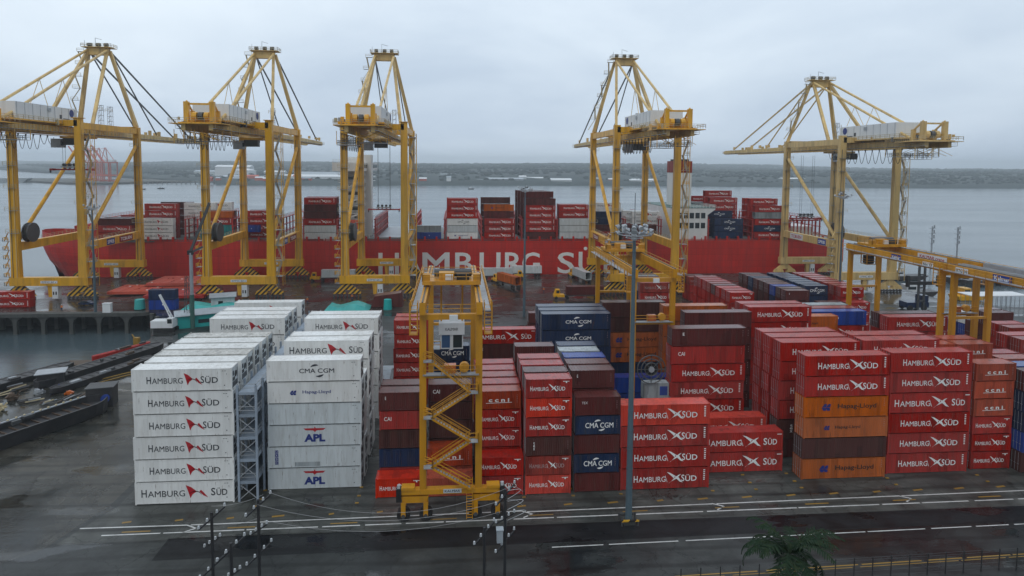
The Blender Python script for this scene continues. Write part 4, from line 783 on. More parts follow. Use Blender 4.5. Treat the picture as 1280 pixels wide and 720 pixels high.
    for (cx_, cy_) in ((a + 1.7, -1.2), (xx + 1.4, -1.2), (xx + 1.4, 1.2)): b.bar((cx_, cy_, 4), (cx_, cy_, zs[-1]), .14, .14, P, up=(0, 1, 0))
    b.build('stair_tower', t)
    # lower stair and platforms on the near left leg
    b = MB()
    for k in range(6):
        z = 4.5 + k * 2.8; b.box(-a - 3.2, -a - 1.5, -1, 1, z - .1, z, 'galv'); b.rails([(-a - 1.6, -1, z), (-a - 3.2, -1, z), (-a - 3.2, 1, z)], P, r=.07, step=1.1); b.bar((-a - 3.0, -.6, z), (-a - 1.7, -.6, z + 2.8), .4, .1, P)
    b.build('leg_stair', t)
    # cable reel on the left portal beam
    b = MB(); b.tube((-a + 1.5, 4, 20.8), (-a + 2.6, 4, 20.8), 2.9, 'black', 24); b.tube((-a + 1.1, 4, 20.8), (-a + 1.5, 4, 20.8), 3.1, 'steel', 24); b.tube((-a + 2.6, 4, 20.8), (-a + 2.9, 4, 20.8), 3.1, 'steel', 24, ); b.build('cable_reel', t)
    # roof aerials / floodlight towers on the deck
    for q in (24, 30) if xc < -100 else (26,):
        b = MB()
        for dx in (-.6, .6):
            for dy in (-.6, .6): b.bar((4 + dx, q + dy, G + 2.5), (4 + dx, q + dy, G + 11), .1, .1, 'galv')
        for k in range(5): b.box(3.3, 4.7, q - .7, q + .7, G + 4 + k * 1.7, G + 4.08 + k * 1.7, 'galv'); b.bar((3.4, q - .6, G + 3.5 + k * 1.5), (4.6, q - .6, G + 5 + k * 1.5), .07, .07, 'galv')
        b.rails([(2.8, q - 1, G + 9), (5.2, q - 1, G + 9)], 'rail', r=.06); b.build('service_tower', t)
    for (lx, ly) in ((-a, 0), (-a, LY), (a, LY)):      # inspection ledges and cable trays on the other legs
        b = MB()
        for z in (21, 28, 35, 42, G - 3):
            b.box(lx - 1.9, lx + 1.9, ly - 1.5, ly - .92, z, z + .08, 'galv')
            b.rails([(lx - 1.9, ly - 1.5, z + .08), (lx + 1.9, ly - 1.5, z + .08)], 'rail', r=.05, step=1.2)
        b.bar((lx + .7, ly - 1.05, 7), (lx + .7, ly - 1.05, G), .22, .18, 'cream', up=(0, 1, 0)); b.bar((lx - .5, ly - 1.0, 7), (lx - .5, ly - 1.0, G), .12, .12, 'steel', up=(0, 1, 0))
        b.build('leg_ledge', t)
    b = MB(); rr = random.Random(int(xc))
    for k in range(46):
        yy = rr.uniform(-31, 40); sx = rr.choice((-1, 1)); b.cbox((sx * rr.uniform(2.6, 6.6), yy, G + 2.6 + rr.random()), (rr.uniform(.2, .9), rr.uniform(.3, 1.6), rr.uniform(.4, 1.8)), rr.choice((P, 'steel', 'galv', P2, 'rail')))
    for k in range(16):
        yy = -31 + k * .9; b.bar((-7, yy, G + 1.9), (-7, yy, G + 3.2), .08, .08, 'rail'); b.bar((rr.uniform(-6, 6), yy, G - 2.4), (rr.uniform(-6, 6), yy, G + .2), .1, .1, P)
    b.build('deck_fittings', t)
    # bits on boom
    b = MB()
    for q in (60, 64, 68, 72, 80, 84, 97, 101, 105): b.cbox((3.6 if q % 8 else -3.6, q, G + 3.0), (.9, .9, rnd.uniform(.8, 2.2)), P2)
    for q in (45, 62, 80, 98, 109.5): b.box(-3.1, 3.1, q - .3, q + .3, G + .6, G + 1.6, P2)
    b.build('boom_fittings', t)
    # hoist ropes
    return t
cr1 = sts(-127, 'yellow quay crane at far left whose boom reaches right beyond its neighbour')
cr2 = sts(-69.3, 'second yellow quay crane from left, over the hull beside the orange hatch covers')
cr3 = sts(-26.3, 'third yellow quay crane from left, in front of the ship tower', half=9.6)
cr4 = sts(63.8, 'yellow quay crane standing right of the hull lettering, boom pointing left', half=10.4)
cr5 = sts(142.0, 'faded cream-yellow quay crane at far right with black-capped front leg', P='cream', P2='cream', dz=-2.6, apz=77.5, full=5)
def side_board(parent, x, y, z, w, h, text, back, ink, sgn):
    b = MB(); b.box(0, w, -.04, 0, 0, h, back); txt(b, text, w * .1, h * .22, w * .8, h * .56, ink, y=-.05, off=.02)
    b.xform((lambda p: Vector((-p.y, p.x, p.z))) if sgn > 0 else (lambda p: Vector((p.y, -p.x, p.z)))); b.build('name_board', parent, (x, y, z))
for c_, a_ in ((cr1, 10), (cr2, 10), (cr3, 9.6)):
    side_board(c_, a_ + .82, 12, 15.5, 5, 2.1, 'SPRB', 'blue', 'wl', 1); side_board(c_, a_ + .82, 20, 15.5, 9, 2.1, 'TCBUEN', 'redf', 'wl', 1)
for c_, a_ in ((cr4, 10.4), (cr5, 10)):
    side_board(c_, -a_ - .82, 11, 15.5, 5, 2.1, 'SPRB', 'blue', 'wl', -1); side_board(c_, -a_ - .82, 30, 15.5, 9, 2.1, 'TCBUEN', 'redf' if c_ is cr4 else 'hw', 'wl' if c_ is cr4 else 'rl', -1)
def spreader(x, y, z, zt, label, L=12.2):
    t = thing('container_spreader', (x, y, z), label, 'spreader', 'spreaders hanging from the quay cranes')
    b = MB(); b.box(-L / 2, L / 2, -.25, .25, 0, .5, 'lash'); 
    for sx in (-1, 1): b.box(sx * L / 2 - .3, sx * L / 2 + .3, -1.2, 1.2, -.1, .6, 'lash'); b.box(sx * L / 2 - .2, sx * L / 2 + .2, -1.3, -1.0, -.8, 0, 'steel')
    b.build('telescopic_frame', t)
    b = MB(); b.box(-3, 3, -1.1, 1.1, .9, 1.3, 'galv'); 
    for q in (-2.4, -.8, .8, 2.4): b.tube((q, -.5, 1.8), (q, .5, 1.8), .5, 'steel', 10); b.box(q - .2, q + .2, -.3, .3, .4, 1.3, 'lash')
    b.build('head_block', t)
    b = MB()
    for sx in (-2.4, 2.4):
        for sy in (-.7, .7): b.tube((sx, sy, 1.6), (sx, sy, zt - z), .05, 'steel', 4)
    b.build('hoist_rope', t)
spreader(-124.5, 217, 40.5, 51, 'red spreader hoisted high inside the far left quay crane')
spreader(-29.0, 260, 24.6, 51, 'red spreader hanging on long ropes over the empty hatch beside the ship tower')
spreader(142.5, 247, 22.2, 48, 'red spreader hanging inside the far right quay crane')

# ------------------------------------------------------------------ container ship
SY0, SY1 = 252.0, 300.0
ship = thing('container_ship', (0, 276, -6), 'long red container ship moored behind the quay cranes, white hull lettering', 'ship')
b = MB(); secs = []
def half(x, z):   # half breadth
    f = 1.0
    bow = -170 + (0 if z > 9 else (9 - z) * .55)
    if x < -108: u = max(0, (x - bow) / (-108 - bow)); f = min(1, u) ** (.45 + .25 * (1 - min(1, max(0, (z + 5) / 18))))
    if x > 135: f = 1 - .25 * ((x - 135) / 32) ** 2 * (1 if z > 6 else 1.5)
    return 24 * f
xs = [-170, -169, -167, -164, -160, -155, -149, -142, -134, -125, -116, -108, -80, -40, 0, 40, 80, 120, 135, 150, 160, 166]
zs = [-3, 0, 3, 6, 9, 12, 15, 18.5]; top = lambda x: 18.9 if x > -150 else 18.9 + (-150 - x) * .12
for side in (-1, 1):
    vs = []; 
    for x in xs:
        for z in zs:
            xx = x + max(0, 15 - z) * .35 * max(0, (-150 - x) / 20); zz = z if z < 18 else top(x)
            vs.append((xx, side * half(x, z if z < 18 else 18), zz))
    n = len(zs); fs = [(i * n + j, (i + 1) * n + j, (i + 1) * n + j + 1, i * n + j + 1) for i in range(len(xs) - 1) for j in range(n - 1)]
    lo = [f for f in fs if f[0] % n < 1]; hi = [f for f in fs if f[0] % n >= 1]
    b.add(vs, hi, 'hull'); b.add(vs, lo, 'hull2')
n = 8; b.add([(166, s * half(166, z), z) for s in (-1, 1) for z in (-3, 18.9)], [(0, 1, 3, 2)], 'hull')
hull = b.build('hull', ship)
b = MB(); pts = [(x + 0, -half(x, 18) + .2) for x in xs] + [(x, half(x, 18) - .2) for x in reversed(xs)]
b.add([(x, y, 18.4) for x, y in pts], [tuple(range(len(pts)))], 'deckg'); b.build('deck', ship)
# local z: world z = local - 6
b = MB()
for (c_, x0, x1) in (('H', -30.5, -22.4), ('A', -21.9, -13.4), ('M', -13.0, -2.6), ('B', -.2, 6.9), ('U', 9.6, 18.0), ('R', 19.8, 27.2), ('G', 26.8, 34.0), ('S', 41.2, 48.2), ('Ü', 49.8, 57.8), ('D', 60.2, 68.2)):
    txt(b, c_, x0, 5.5, x1 - x0, 8.7 if c_ != 'Ü' else 10.9, 'wl', y=-24.06, off=.012)
b.build('hull_lettering', ship)
b = MB(); 
for x in range(-155, 165, 4): b.box(x - .1, x + .1, -half(x, 18) - .0, -half(x, 18) + .3, 18.9, 20, 'lash')
for (x0, x1, h) in ((-150, -118, 1.2), (-118, 160, .5)): pass
b.prism([(-150, 19), (-150, 24), (-148, 24.6), (-136, 24.2), (-136, 19)], -14, -13.4, 'hull', 'y'); b.prism([(-14, 19), (-14, 24), (14, 24), (14, 19)], -150.4, -149.8, 'hull', 'x')
b.tube((-160, -3, 19), (-160, -3, 21.5), .6, 'hull', 8); b.tube((-158, 3, 19), (-158, 3, 32), .25, 'shipw', 8); b.build('forecastle', ship)
b = MB(); b.prism([(-163, 11.5), (-153, 13.5), (-143.5, 13), (-144, 10.5), (-152, 10)], -19.0, -18.0, 'hull2', 'y')
# coaming and hatch posts
b = MB(); b.box(-130, 158, -22.5, 22.5, 18.42, 19.7, 'deckg'); b.build('hatch_coaming', ship)
b = MB()
for i in range(0, 60):
    x = -118 + i * 4.6
    if x < 156: b.box(x - .35, x + .35, -23.9, -23.2, 18.9, 20.6, 'hull')
b.box(-118, 156, -23.95, -23.7, 19.2, 19.4, 'hull'); b.build('bulwark_stays', ship)
BAYX = [-136.8, -121.2, -104.2, -99.6, -86.5, -82.6, -69.4, -59.5, -46.5, -31.8, -16.2, -4.4, 10.3, 26.6, 40.9, 54.6, 69, 84, 104.0, 122.9, 138.6, 152]
for x in BAYX:
    if -46 < x < -32: continue
    b = MB()
    for yy in [-23.2] + [-20 + k * 5 for k in range(9)] + [23]:
        b.bar((x, yy, 18.9), (x, yy, 27.5), .45, .45, 'lash', up=(0, 1, 0))
    for z in (21.8, 24.6, 27.4): b.box(x - .5, x + .5, -23.4, 23.2, z - .12, z + .12, 'lash')
    b.rails([(x, -23.4, 27.5), (x, 23.2, 27.5)], 'lash', r=.06)
    b.build('lashing_bridge', ship)
# empty hatch between tower and third crane
b = MB(); b.box(-31, -17, -22.4, 22, 19.72, 20.2, 'galv'); b.build('hatch_cover', ship)
# bridge tower
tw = MB(); tw.box(-46.2, -37.8, -13, 13, 18.5, 47.5, 'shipw'); tw.box(-37.7, -34.6, -12, -7, 18.5, 53, 'shipw')
for k in range(9): tw.box(-46.8, -36.8, -19, 19, 20 + k * 3.1, 20.15 + k * 3.1, 'shipw')
tower = tw.build('accommodation_tower', ship)
b = MB()
for k in range(9): b.rails([(-46.8, -19, 20.15 + k * 3.1), (-36.8, -19, 20.15 + k * 3.1), (-36.8, -14, 20.15 + k * 3.1)], 'shipw', r=.06, step=1.5)
for k in range(8): b.box(-45.2, -38.2, -16.06, -16, 21.2 + k * 3.1, 22.4 + k * 3.1, 'glass') if k % 2 else [b.box(-45 + q * 2, -44.2 + q * 2, -16.06, -16, 21.2 + k * 3.1, 22.2 + k * 3.1, 'glass') for q in range(4)]
for k in range(4): b.bar((-46.4, -18.8, 20.2 + 2 * k * 3.1), (-38, -18.8, 23.2 + 2 * k * 3.1), .12, .6, 'shipw')
b.build('tower_gallery', tower)
b = MB(); b.prism([(-48.2, 46.4), (-36.4, 46.4), (-36.4, 49.8), (-48.2, 49.8)], -23.5, 23.5, 'shipw', 'y'); b.box(-48.26, -36.34, -22, 22, 47.6, 49, 'glass'); b.box(-47, -37.5, -10, 10, 49.8, 52, 'shipw'); b.rails([(-48, -23.4, 49.8), (-36.5, -23.4, 49.8)], 'shipw', r=.06)
b.tube((-41, 0, 52), (-41, 0, 62), .35, 'shipw', 8); b.bar((-43.5, 0, 57), (-38.5, 0, 57), .2, .2, 'shipw'); b.bar((-43, 0, 60), (-39, 0, 60), .2, .2, 'shipw'); b.tube((-40, 2, 54.5), (-40, 2, 56), .7, 'shipw', 10); b.build('bridge', tower)
b = MB(); b.prism([(-45, 24), (-45, 26), (-44, 26.8), (-39, 26.8), (-38, 26), (-38, 24), (-39, 23.2), (-44, 23.2)], -19.5, -17.2, 'hatch', 'y'); b.build('lifeboat', tower)
b = MB(); b.box(-52, -46.2, -23, -18, 18.9, 20.2, 'shipw'); b.rails([(-52, -23.4, 20.2), (-34, -23.4, 20.2)], 'shipw', r=.06); b.build('deck_equipment', ship)
# aft house and funnel
b = MB(); b.prism([(88, 18.9), (103.6, 18.9), (103.6, 29.3), (106.8, 31.6), (106.8, 32.1), (88, 32.1)], -23.2, 16, 'shipw', 'y'); aft = b.build('aft_house', ship)
b = MB()
for z in (23.8, 27.9):
    for q in range(6): b.box(88.8 + q * 2.4, 90.6 + q * 2.4, -23.27, -23.2, z, z + 2.3, 'glass')
b.box(88, 107, -23.3, 17, 32.1, 32.3, 'deckgreen'); b.rails([(88, -23.3, 32.3), (107, -23.3, 32.3), (107, 16, 32.3)], 'shipw', r=.08, step=1.4); b.build('aft_deck', aft)
b = MB(); b.box(94, 101.4, -10, 0, 32.3, 46.5, 'shipw'); b.box(93.9, 101.5, -10.1, .1, 46.5, 51.5, 'redf'); b.box(95, 100.4, -9, -1, 51.5, 52.3, 'black'); b.build('funnel', ship)
b = MB(); b.box(139, 152, -20, 20, 18.9, 20.8, 'shipw'); b.box(141, 150, -22, -8, 20.8, 24.5, 'shipw')
for q in range(8): b.box(139.5 + q * 1.6, 140 + q * 1.6, -22.2, -22, 20.5, 27, 'lash')
b.box(139, 152, -22.3, -21.9, 26.8, 27.4, 'lash'); b.build('stern_structure', ship)
def ship_stack(x, y, codes, desc, z=13.6, L=12.19, h=2.72):
    stack(x, y, [codes], desc, L=L, h=h, z0=z, group='containers aboard the ship', jit=.03, bare=True)
ship_stack(-136.4, 252.6, 'RRm', 'foremost deck stack'); ship_stack(-136.8, 258, 'mmm', 'second deck row, foremost bay'); ship_stack(-136.8, 270, 'rrr', 'inner deck row, foremost bay')
ship_stack(-121.0, 252.6, 'WWW', 'white reefer deck stack'); ship_stack(-121.0, 256.6, 'RRRRR', 'deck row behind white reefers'); ship_stack(-120, 268, 'mmmmm', 'inner row behind white reefers')
ship_stack(-108.4, 262, 'WWWWW', 'inner white deck stack'); ship_stack(-104, 268, 'WWWWW', 'innermost white deck stack')
ship_stack(-99.4, 254.6, 'ttRq', 'orange-topped deck stack'); ship_stack(-99.6, 258, 'mmmm', 'row behind orange-topped deck stack')
ship_stack(-82.6, 252.8, '.b', 'blue deck container low bay', L=6.06); ship_stack(-82.8, 256.8, 'RRRR', 'red deck stack behind second crane'); ship_stack(-82.8, 262, 'mmmm', 'inner row behind second crane')
ship_stack(-59.2, 252.6, 'llRmmR'[:5] + 'R', 'deck stack left of tower'); ship_stack(-59.6, 257, 'mmmmmR', 'second row left of tower'); ship_stack(-60, 262, 'mmmmmr', 'third row left of tower')
ship_stack(-15.6, 252.6, 'bg', 'low blue deck stack', L=9.8); 
ship_stack(-3.4, 252.6, 'hlcRRR'[:5] + 'R', 'white and red deck stack'); ship_stack(-3.6, 257, 'RRRRRR', 'row behind white and red deck stack')
ship_stack(11.6, 252.6, 'RRR', 'three red deck stack'); ship_stack(11.4, 256, 'mmmmo', 'orange-topped row behind three reds'); ship_stack(10.4, 262, 'KKKKKK', 'dark row behind three reds')
ship_stack(28.0, 252.6, 'mRRRRm', 'tallest red deck stack'); ship_stack(27.6, 256, 'mmmmmmm', 'second row, tallest deck stack'); ship_stack(26.8, 260, 'mmmmmmm', 'third row, tallest deck stack'); ship_stack(26.0, 264, 'mmmmmmm', 'fourth row, tallest deck stack'); ship_stack(25.4, 268, 'mmmmmmm', 'fifth row, tallest deck stack')
ship_stack(42.0, 252.6, 'lll', 'grey deck stack right of lettering'); ship_stack(42.4, 256.5, 'RRRRR', 'row behind grey deck stack'); ship_stack(42.6, 262, 'rrrrr', 'inner row behind grey stack')
ship_stack(56, 256, 'RmNN', 'dark deck stack behind fourth crane'); ship_stack(70.4, 254, 'mm', 'low maroon deck stack'); ship_stack(70.4, 262, 'rrWW', 'white-topped deck stack'); ship_stack(60, 272, 'WWWWW', 'inner white-topped stack'); ship_stack(84.6 - 12.2 + .6, 257, '..WW', 'white reefers beside aft house')
ship_stack(105.2, 260, 'NNNn', 'navy deck stack aft', L=12.19)
ship_stack(106.6, 252.7, 'Nnn', 'front navy deck stack aft'); ship_stack(109, 264, 'RRRRRR', 'high red row behind navy deck stack'); ship_stack(110, 272, 'RRRRRRR', 'highest red row behind navy deck stack'); ship_stack(106, 280, 'NNNNNR', 'inner row behind navy deck stack')
ship_stack(123.8, 252.7, 'RnRgR', 'aftmost mixed deck stack'); ship_stack(123.4, 257, 'RRRRRR', 'row behind aftmost deck stack'); ship_stack(123.4, 262, 'rrrrrr', 'inner row behind aftmost stack')

# ------------------------------------------------------------------ vehicles and things on the quay
def wheels(b_, xs_, w=1.15, r=.5):
    for x in xs_:
        for y in (-w, w): b_.tube((x, y - .18, r), (x, y + .18, r), r, 'black', 12)
def truck(x, y, rz, code, label, L=12.19, h=2.9, cab='yel', clabel=''):
    t = thing('terminal_truck', (x, y, 0), label, 'truck', 'terminal trucks on the quay', rz)
    b = MB(); b.box(-L / 2, L / 2 + .3, -.5, .5, .95, 1.25, 'steel'); b.box(-L / 2, L / 2, -1.15, 1.15, 1.2, 1.32, 'steel'); b.build('chassis', t)
    b = MB(); wheels(b, (-L / 2 + 1, -L / 2 + 2.3, L / 2 - .3, L / 2 + 3.4)); b.build('wheel_set', t)
    X = L / 2 + 1.9; b = MB(); b.box(X - 1.2, X + 2.3, -1.1, 1.1, .7, 1.5, cab); b.prism([(X + .1, 1.5), (X + .3, 3.1), (X + 1.6, 3.1), (X + 2.1, 1.5)], -1.05, .5, cab, 'y'); c = b.build('cab', t)
    b = MB(); b.box(X + .45, X + 1.5, -1.08, -1.05, 1.9, 2.8, 'glass'); b.box(X + .4, X + 1.4, .5, .53, 1.9, 2.8, 'glass'); b.build('cab_window', c)
    k = Vector((0, 0)); container(x, y, 1.33, code, L, h, clabel, 'containers on trucks', rz, bare=True)
truck(-43.2, 236.5, math.pi, 'l', 'yellow truck under a white reefer beside the third quay crane', clabel='plain white reefer on a truck left of third quay crane', L=12.19)
truck(15.5, 238.4, 0, 'l', 'truck under a white container below the hull letters', clabel='plain white container on truck under hull letters')
truck(27.3, 243, math.pi, 'l', 'truck under a pale grey container tight against the hull', clabel='pale grey container on truck against hull')
truck(19.0, 223.5, math.pi - R(62), 'O', 'truck under an orange container turning on the open quay', clabel='orange container with dark lettering on a turning truck')
truck(47.3, 233, R(103), 'l', 'truck pulling a white reefer away from camera towards the ship', clabel='white reefer seen end on, on a truck by fourth crane')
truck(42, 201.5, math.pi, 'm', 'yellow terminal tractor with a maroon container near the slim light mast', clabel='maroon container on truck behind the navy block')
# parked car
t = thing('parked_car', (-111.3, 198.6, 0), 'small dark blue car parked on the wet quay under the left crane', 'car'); b = MB()
b.prism([(-2.1, .35), (-2.1, .85), (-1.5, .95), (-.9, 1.42), (.6, 1.42), (1.2, .95), (2.1, .82), (2.15, .35)], -.85, .85, 'navy', 'y'); b.build('body', t)
b = MB(); b.prism([(-1.3, .97), (-.85, 1.36), (.55, 1.36), (1.05, .97)], -.87, -.85, 'glass', 'y'); b.build('window', t); b = MB(); wheels(b, (-1.3, 1.3), .78, .33); b.build('wheel_set', t)
# people
def person(x, y, label, vest='skin'):
    b = MB(); s = 1.0
    for sx in (-1, 1): b.tube((sx * .12, 0, 0), (sx * .1, 0, .85), .08, 'navy', 7, .1); b.tube((sx * .24, 0, 1.4), (sx * .3, .05, .85), .06, vest, 6, .045)
    b.tube((0, 0, .82), (0, 0, 1.45), .17, vest, 9, .2); b.tube((0, 0, 1.45), (0, 0, 1.56), .07, 'trunk', 6); b.tube((0, 0, 1.54), (0, 0, 1.68), .1, 'trunk', 8, .12); b.tube((0, 0, 1.68), (0, 0, 1.78), .13, 'hw', 8, .05)
    tag(b.build('person', loc=(x, y, 0)), label, 'person')
person(-114.5, 191.8, 'person in orange vest and white helmet standing near the wharf edge')
person(-46, 199, 'person in orange vest standing before the third crane bogies'); person(-33, 203.5, 'person in orange vest between the third crane legs'); person(30, 212, 'person in orange vest on open quay near the slim mast'); person(-92, 203, 'person in orange vest beside the hatch covers')
# big orange hatch covers lying on the quay
def hatchcover(x0, x1, y0, y1, z0, label, code='hatch'):
    b = MB(); b.box(x0, x1, y0, y1, z0, z0 + .9, code)
    for i in range(int((x1 - x0) / 3)): b.box(x0 + 1 + i * 3, x0 + 1.25 + i * 3, y0 + .3, y1 - .3, z0 + .9, z0 + 1.0, code)
    for i in range(10):
        x = rnd.uniform(x0 + 1, x1 - 1); y = rnd.uniform(y0 + 1, y1 - 1); b.cbox((x, y, z0 + 1.02), (.5, .5, .18), 'wl' if i % 3 == 0 else 'lash')
    tag(b.build('hatch_cover'), label, 'hatch cover', 'hatch covers laid on the quay')
hatchcover(-112.5, -98.5, 212, 224, .5, 'orange-red steel hatch cover on the quay, nearest the left crane leg'); hatchcover(-104, -84, 220, 234, 1.7, 'largest orange hatch cover, raised middle of the quay slabs'); hatchcover(-98, -79.5, 205, 216, .5, 'dark-edged red hatch cover nearest the blue container', 'lash')
hatchcover(-105, -86, 220, 233, .5, 'lower orange hatch cover under the raised one')
stack(-134.6 - 3.4, 196, ['RR'], 'low stack at left edge of quay', h=2.4)
stack(-89.8, 191.0, ['bN'], 'blue pair at basin corner', L=7.5, h=3.0)
b = MB(); b.tube((0, 0, .2), (0, 0, 3.0), 1.5, 'tarp', 14, 1.3); tag(b.build('covered_drum', loc=(-92.8, 192.2, 0)), 'turquoise covered tank left of the blue container pair', 'tank')
def tarp(x0, x1, y0, y1, h, label, seed):
    r_ = random.Random(seed); b = MB(); n, m_ = 10, 5; vs = []
    for j in range(m_ + 1):
        for i in range(n + 1):
            e_ = min(i, n - i, 99) ; f_ = min(j, m_ - j); z = .1 if e_ == 0 or f_ == 0 else h * (.75 + .25 * math.sin(i * .9 + seed)) + r_.uniform(-.12, .12)
            vs.append((x0 + (x1 - x0) * i / n, y0 + (y1 - y0) * j / m_, z))
    b.add(vs, [(j * (n + 1) + i, j * (n + 1) + i + 1, (j + 1) * (n + 1) + i + 1, (j + 1) * (n + 1) + i) for j in range(m_) for i in range(n)], 'tarp')
    b.box(x0, x1, y0, y1, -.05, .1, 'tarp'); tag(b.build('tarpaulin_pile'), label, 'tarpaulin', 'turquoise tarpaulins')
tarp(-80.5, -64, 190.5, 198, 1.5, 'turquoise tarpaulin over cargo between blue containers and lattice mast', 1)
tarp(-38.5, -25.5, 186, 194, 1.9, 'turquoise tarpaulin heap on the quay in front of the third crane', 2)
b = MB(); b.tube((0, 0, 0), (0, 0, 3.0), 1.3, 'tarp', 12, 1.1); tag(b.build('covered_drum', loc=(-20.2, 189, 0)), 'small turquoise covered drum right of the tarpaulin heap', 'tank')
def shed(x, y, w, d, h, rz, wall, label):
    t = thing('shed', (x, y, 0), label, 'shed', rz=rz); b = MB(); b.box(-w / 2, w / 2, -d / 2, d / 2, 0, h, wall); b.build('wall', t)
    b = MB(); b.prism([(-d / 2 - .6, h), (0, h + d * .12), (d / 2 + .6, h), (d / 2 + .6, h - .15), (0, h + d * .12 - .15), (-d / 2 - .6, h - .15)], -w / 2 - .5, w / 2 + .5, 'roof', 'x')
    for k in range(int(w / 1.2)): b.bar((-w / 2 + k * 1.2, -d / 2 - .6, h + .03), (-w / 2 + k * 1.2, 0, h + d * .12 + .03), .12, .05, 'roof')
    b.build('roof', t); b = MB(); b.box(w / 2, w / 2 + .05, -.8, .8, 0, 2.2, 'steel'); b.box(-w * .2, 0, -d / 2 - .05, -d / 2, 1, 2, 'glass'); b.build('door', t)
shed(-66.0, 175, 17, 6.5, 3.4, R(25), 'tarp', 'low turquoise shed with wet sheet roof beside the basin'); shed(-70.5, 196.5, 6.5, 6, 3.2, R(18), 'lgrey', 'small grey hipped hut between hatch covers and second crane')
shed(-14.5, 118.5, 4, 14, 3, R(0), 'lgrey', 'grey roofed lean-to between the white and red stacks')
b = MB(); b.box(-1.1, 1.1, -.6, .6, 0, 2.6, 'hw'); b.box(-1.2, 1.2, -.7, .7, 2.6, 2.7, 'hw'); tag(b.build('site_cabinet', loc=(-100.2, 188.9, .01)), 'white cabinet on the wharf edge beside the thin light pole', 'cabinet')
b = MB(); b.prism([(-3, .1), (-2, 3.4), (6, 4.4), (6.5, .1)], -2.2, 2.2, 'maroon', 'y'); tag(b.build('maroon_hopper', loc=(-22.5, 193.5, 0)), 'maroon sloping hopper between the turquoise heap and drum', 'hopper')
# lattice boom crane near the basin
t = thing('crawler_crane', (-74.3, 167, 0), 'small white lattice-boom crane at the curved basin corner', 'mobile crane')
b = MB(); b.box(-2.5, 2.5, -1.6, -.9, 0, .9, 'black'); b.box(-2.5, 2.5, .9, 1.6, 0, .9, 'black'); b.box(-1.6, 1.6, -.9, .9, .5, 1, 'steel'); b.build('tracks', t)
b = MB(); b.box(-3.2, 2.2, -1.5, 1.5, 1.1, 2.9, 'hw'); b.box(-3.3, -2.4, -1.4, 1.4, 1.2, 2.5, 'reds'); b.box(.8, 2.3, -1.55, -.2, 1.8, 3.6, 'hw'); c_ = b.build('body', t); b = MB(); b.box(1, 2.1, -1.58, -1.55, 2.3, 3.4, 'glass'); b.build('cab_window', c_)
b = MB()
for dy in (-.6, .6): b.bar((2, dy, 2.2), (-1.4, dy * .5, 9.5), .25, .25, 'hw'); 
for k in range(6): b.bar((2 - 3.4 * k / 6, -.6 + .05 * k, 2.2 + 7.3 * k / 6), (2 - 3.4 * (k + 1) / 6, .6 - .05 * k, 2.2 + 7.3 * (k + 1) / 6), .12, .12, 'hw')
b.build('boom', t)
# dark drilling rig / grab hanging from mast
def lattice(x, y, h, w, label, name='lattice_mast', m='steel', lean=0, cat='mast'):
    b = MB()
    for sx in (-1, 1):
        for sy in (-1, 1): b.bar((sx * w / 2, sy * w / 2, 0), (sx * w / 4 + lean, sy * w / 4, h), .12, .12, m)
    n = int(h / 1.4)
    for k in range(n):
        a, c = k / n, (k + 1) / n; wa = w / 2 - w / 4 * a; wc = w / 2 - w / 4 * c
        b.bar((-wa + lean * a, -wa, h * a), (wc + lean * c, -wc, h * c), .07, .07, m); b.bar((wa + lean * a, wa, h * a), (-wc + lean * c, wc, h * c), .07, .07, m); b.bar((-wa + lean * a, wa, h * a), (-wc + lean * c, -wc, h * c), .07, .07, m)
    tag(b.build(name, loc=(x, y, 0)), label, cat)
lattice(-70.6, 171.5, 13.5, 1.6, 'dark lattice jib standing just left of the piling mast')
t = thing('piling_mast', (-68.5, 169, 0), 'tall pale piling mast with green foot rising behind the white reefers', 'mast'); b = MB(); b.tube((0, 0, 0), (0, 0, 9), .55, 'deckgreen', 10); b.build('foot', t)
b = MB(); b.tube((0, 0, 9), (0, 0, 20), .45, 'galv', 10); b.box(-.8, .6, -.4, .4, 19.5, 20.6, 'black'); b.bar((-.2, 0, 20), (5, 0, 33), .5, .6, 'steel'); b.bar((0, 0, 20), (3, 0, 21.5), .4, .5, 'steel'); b.build('boom', t)
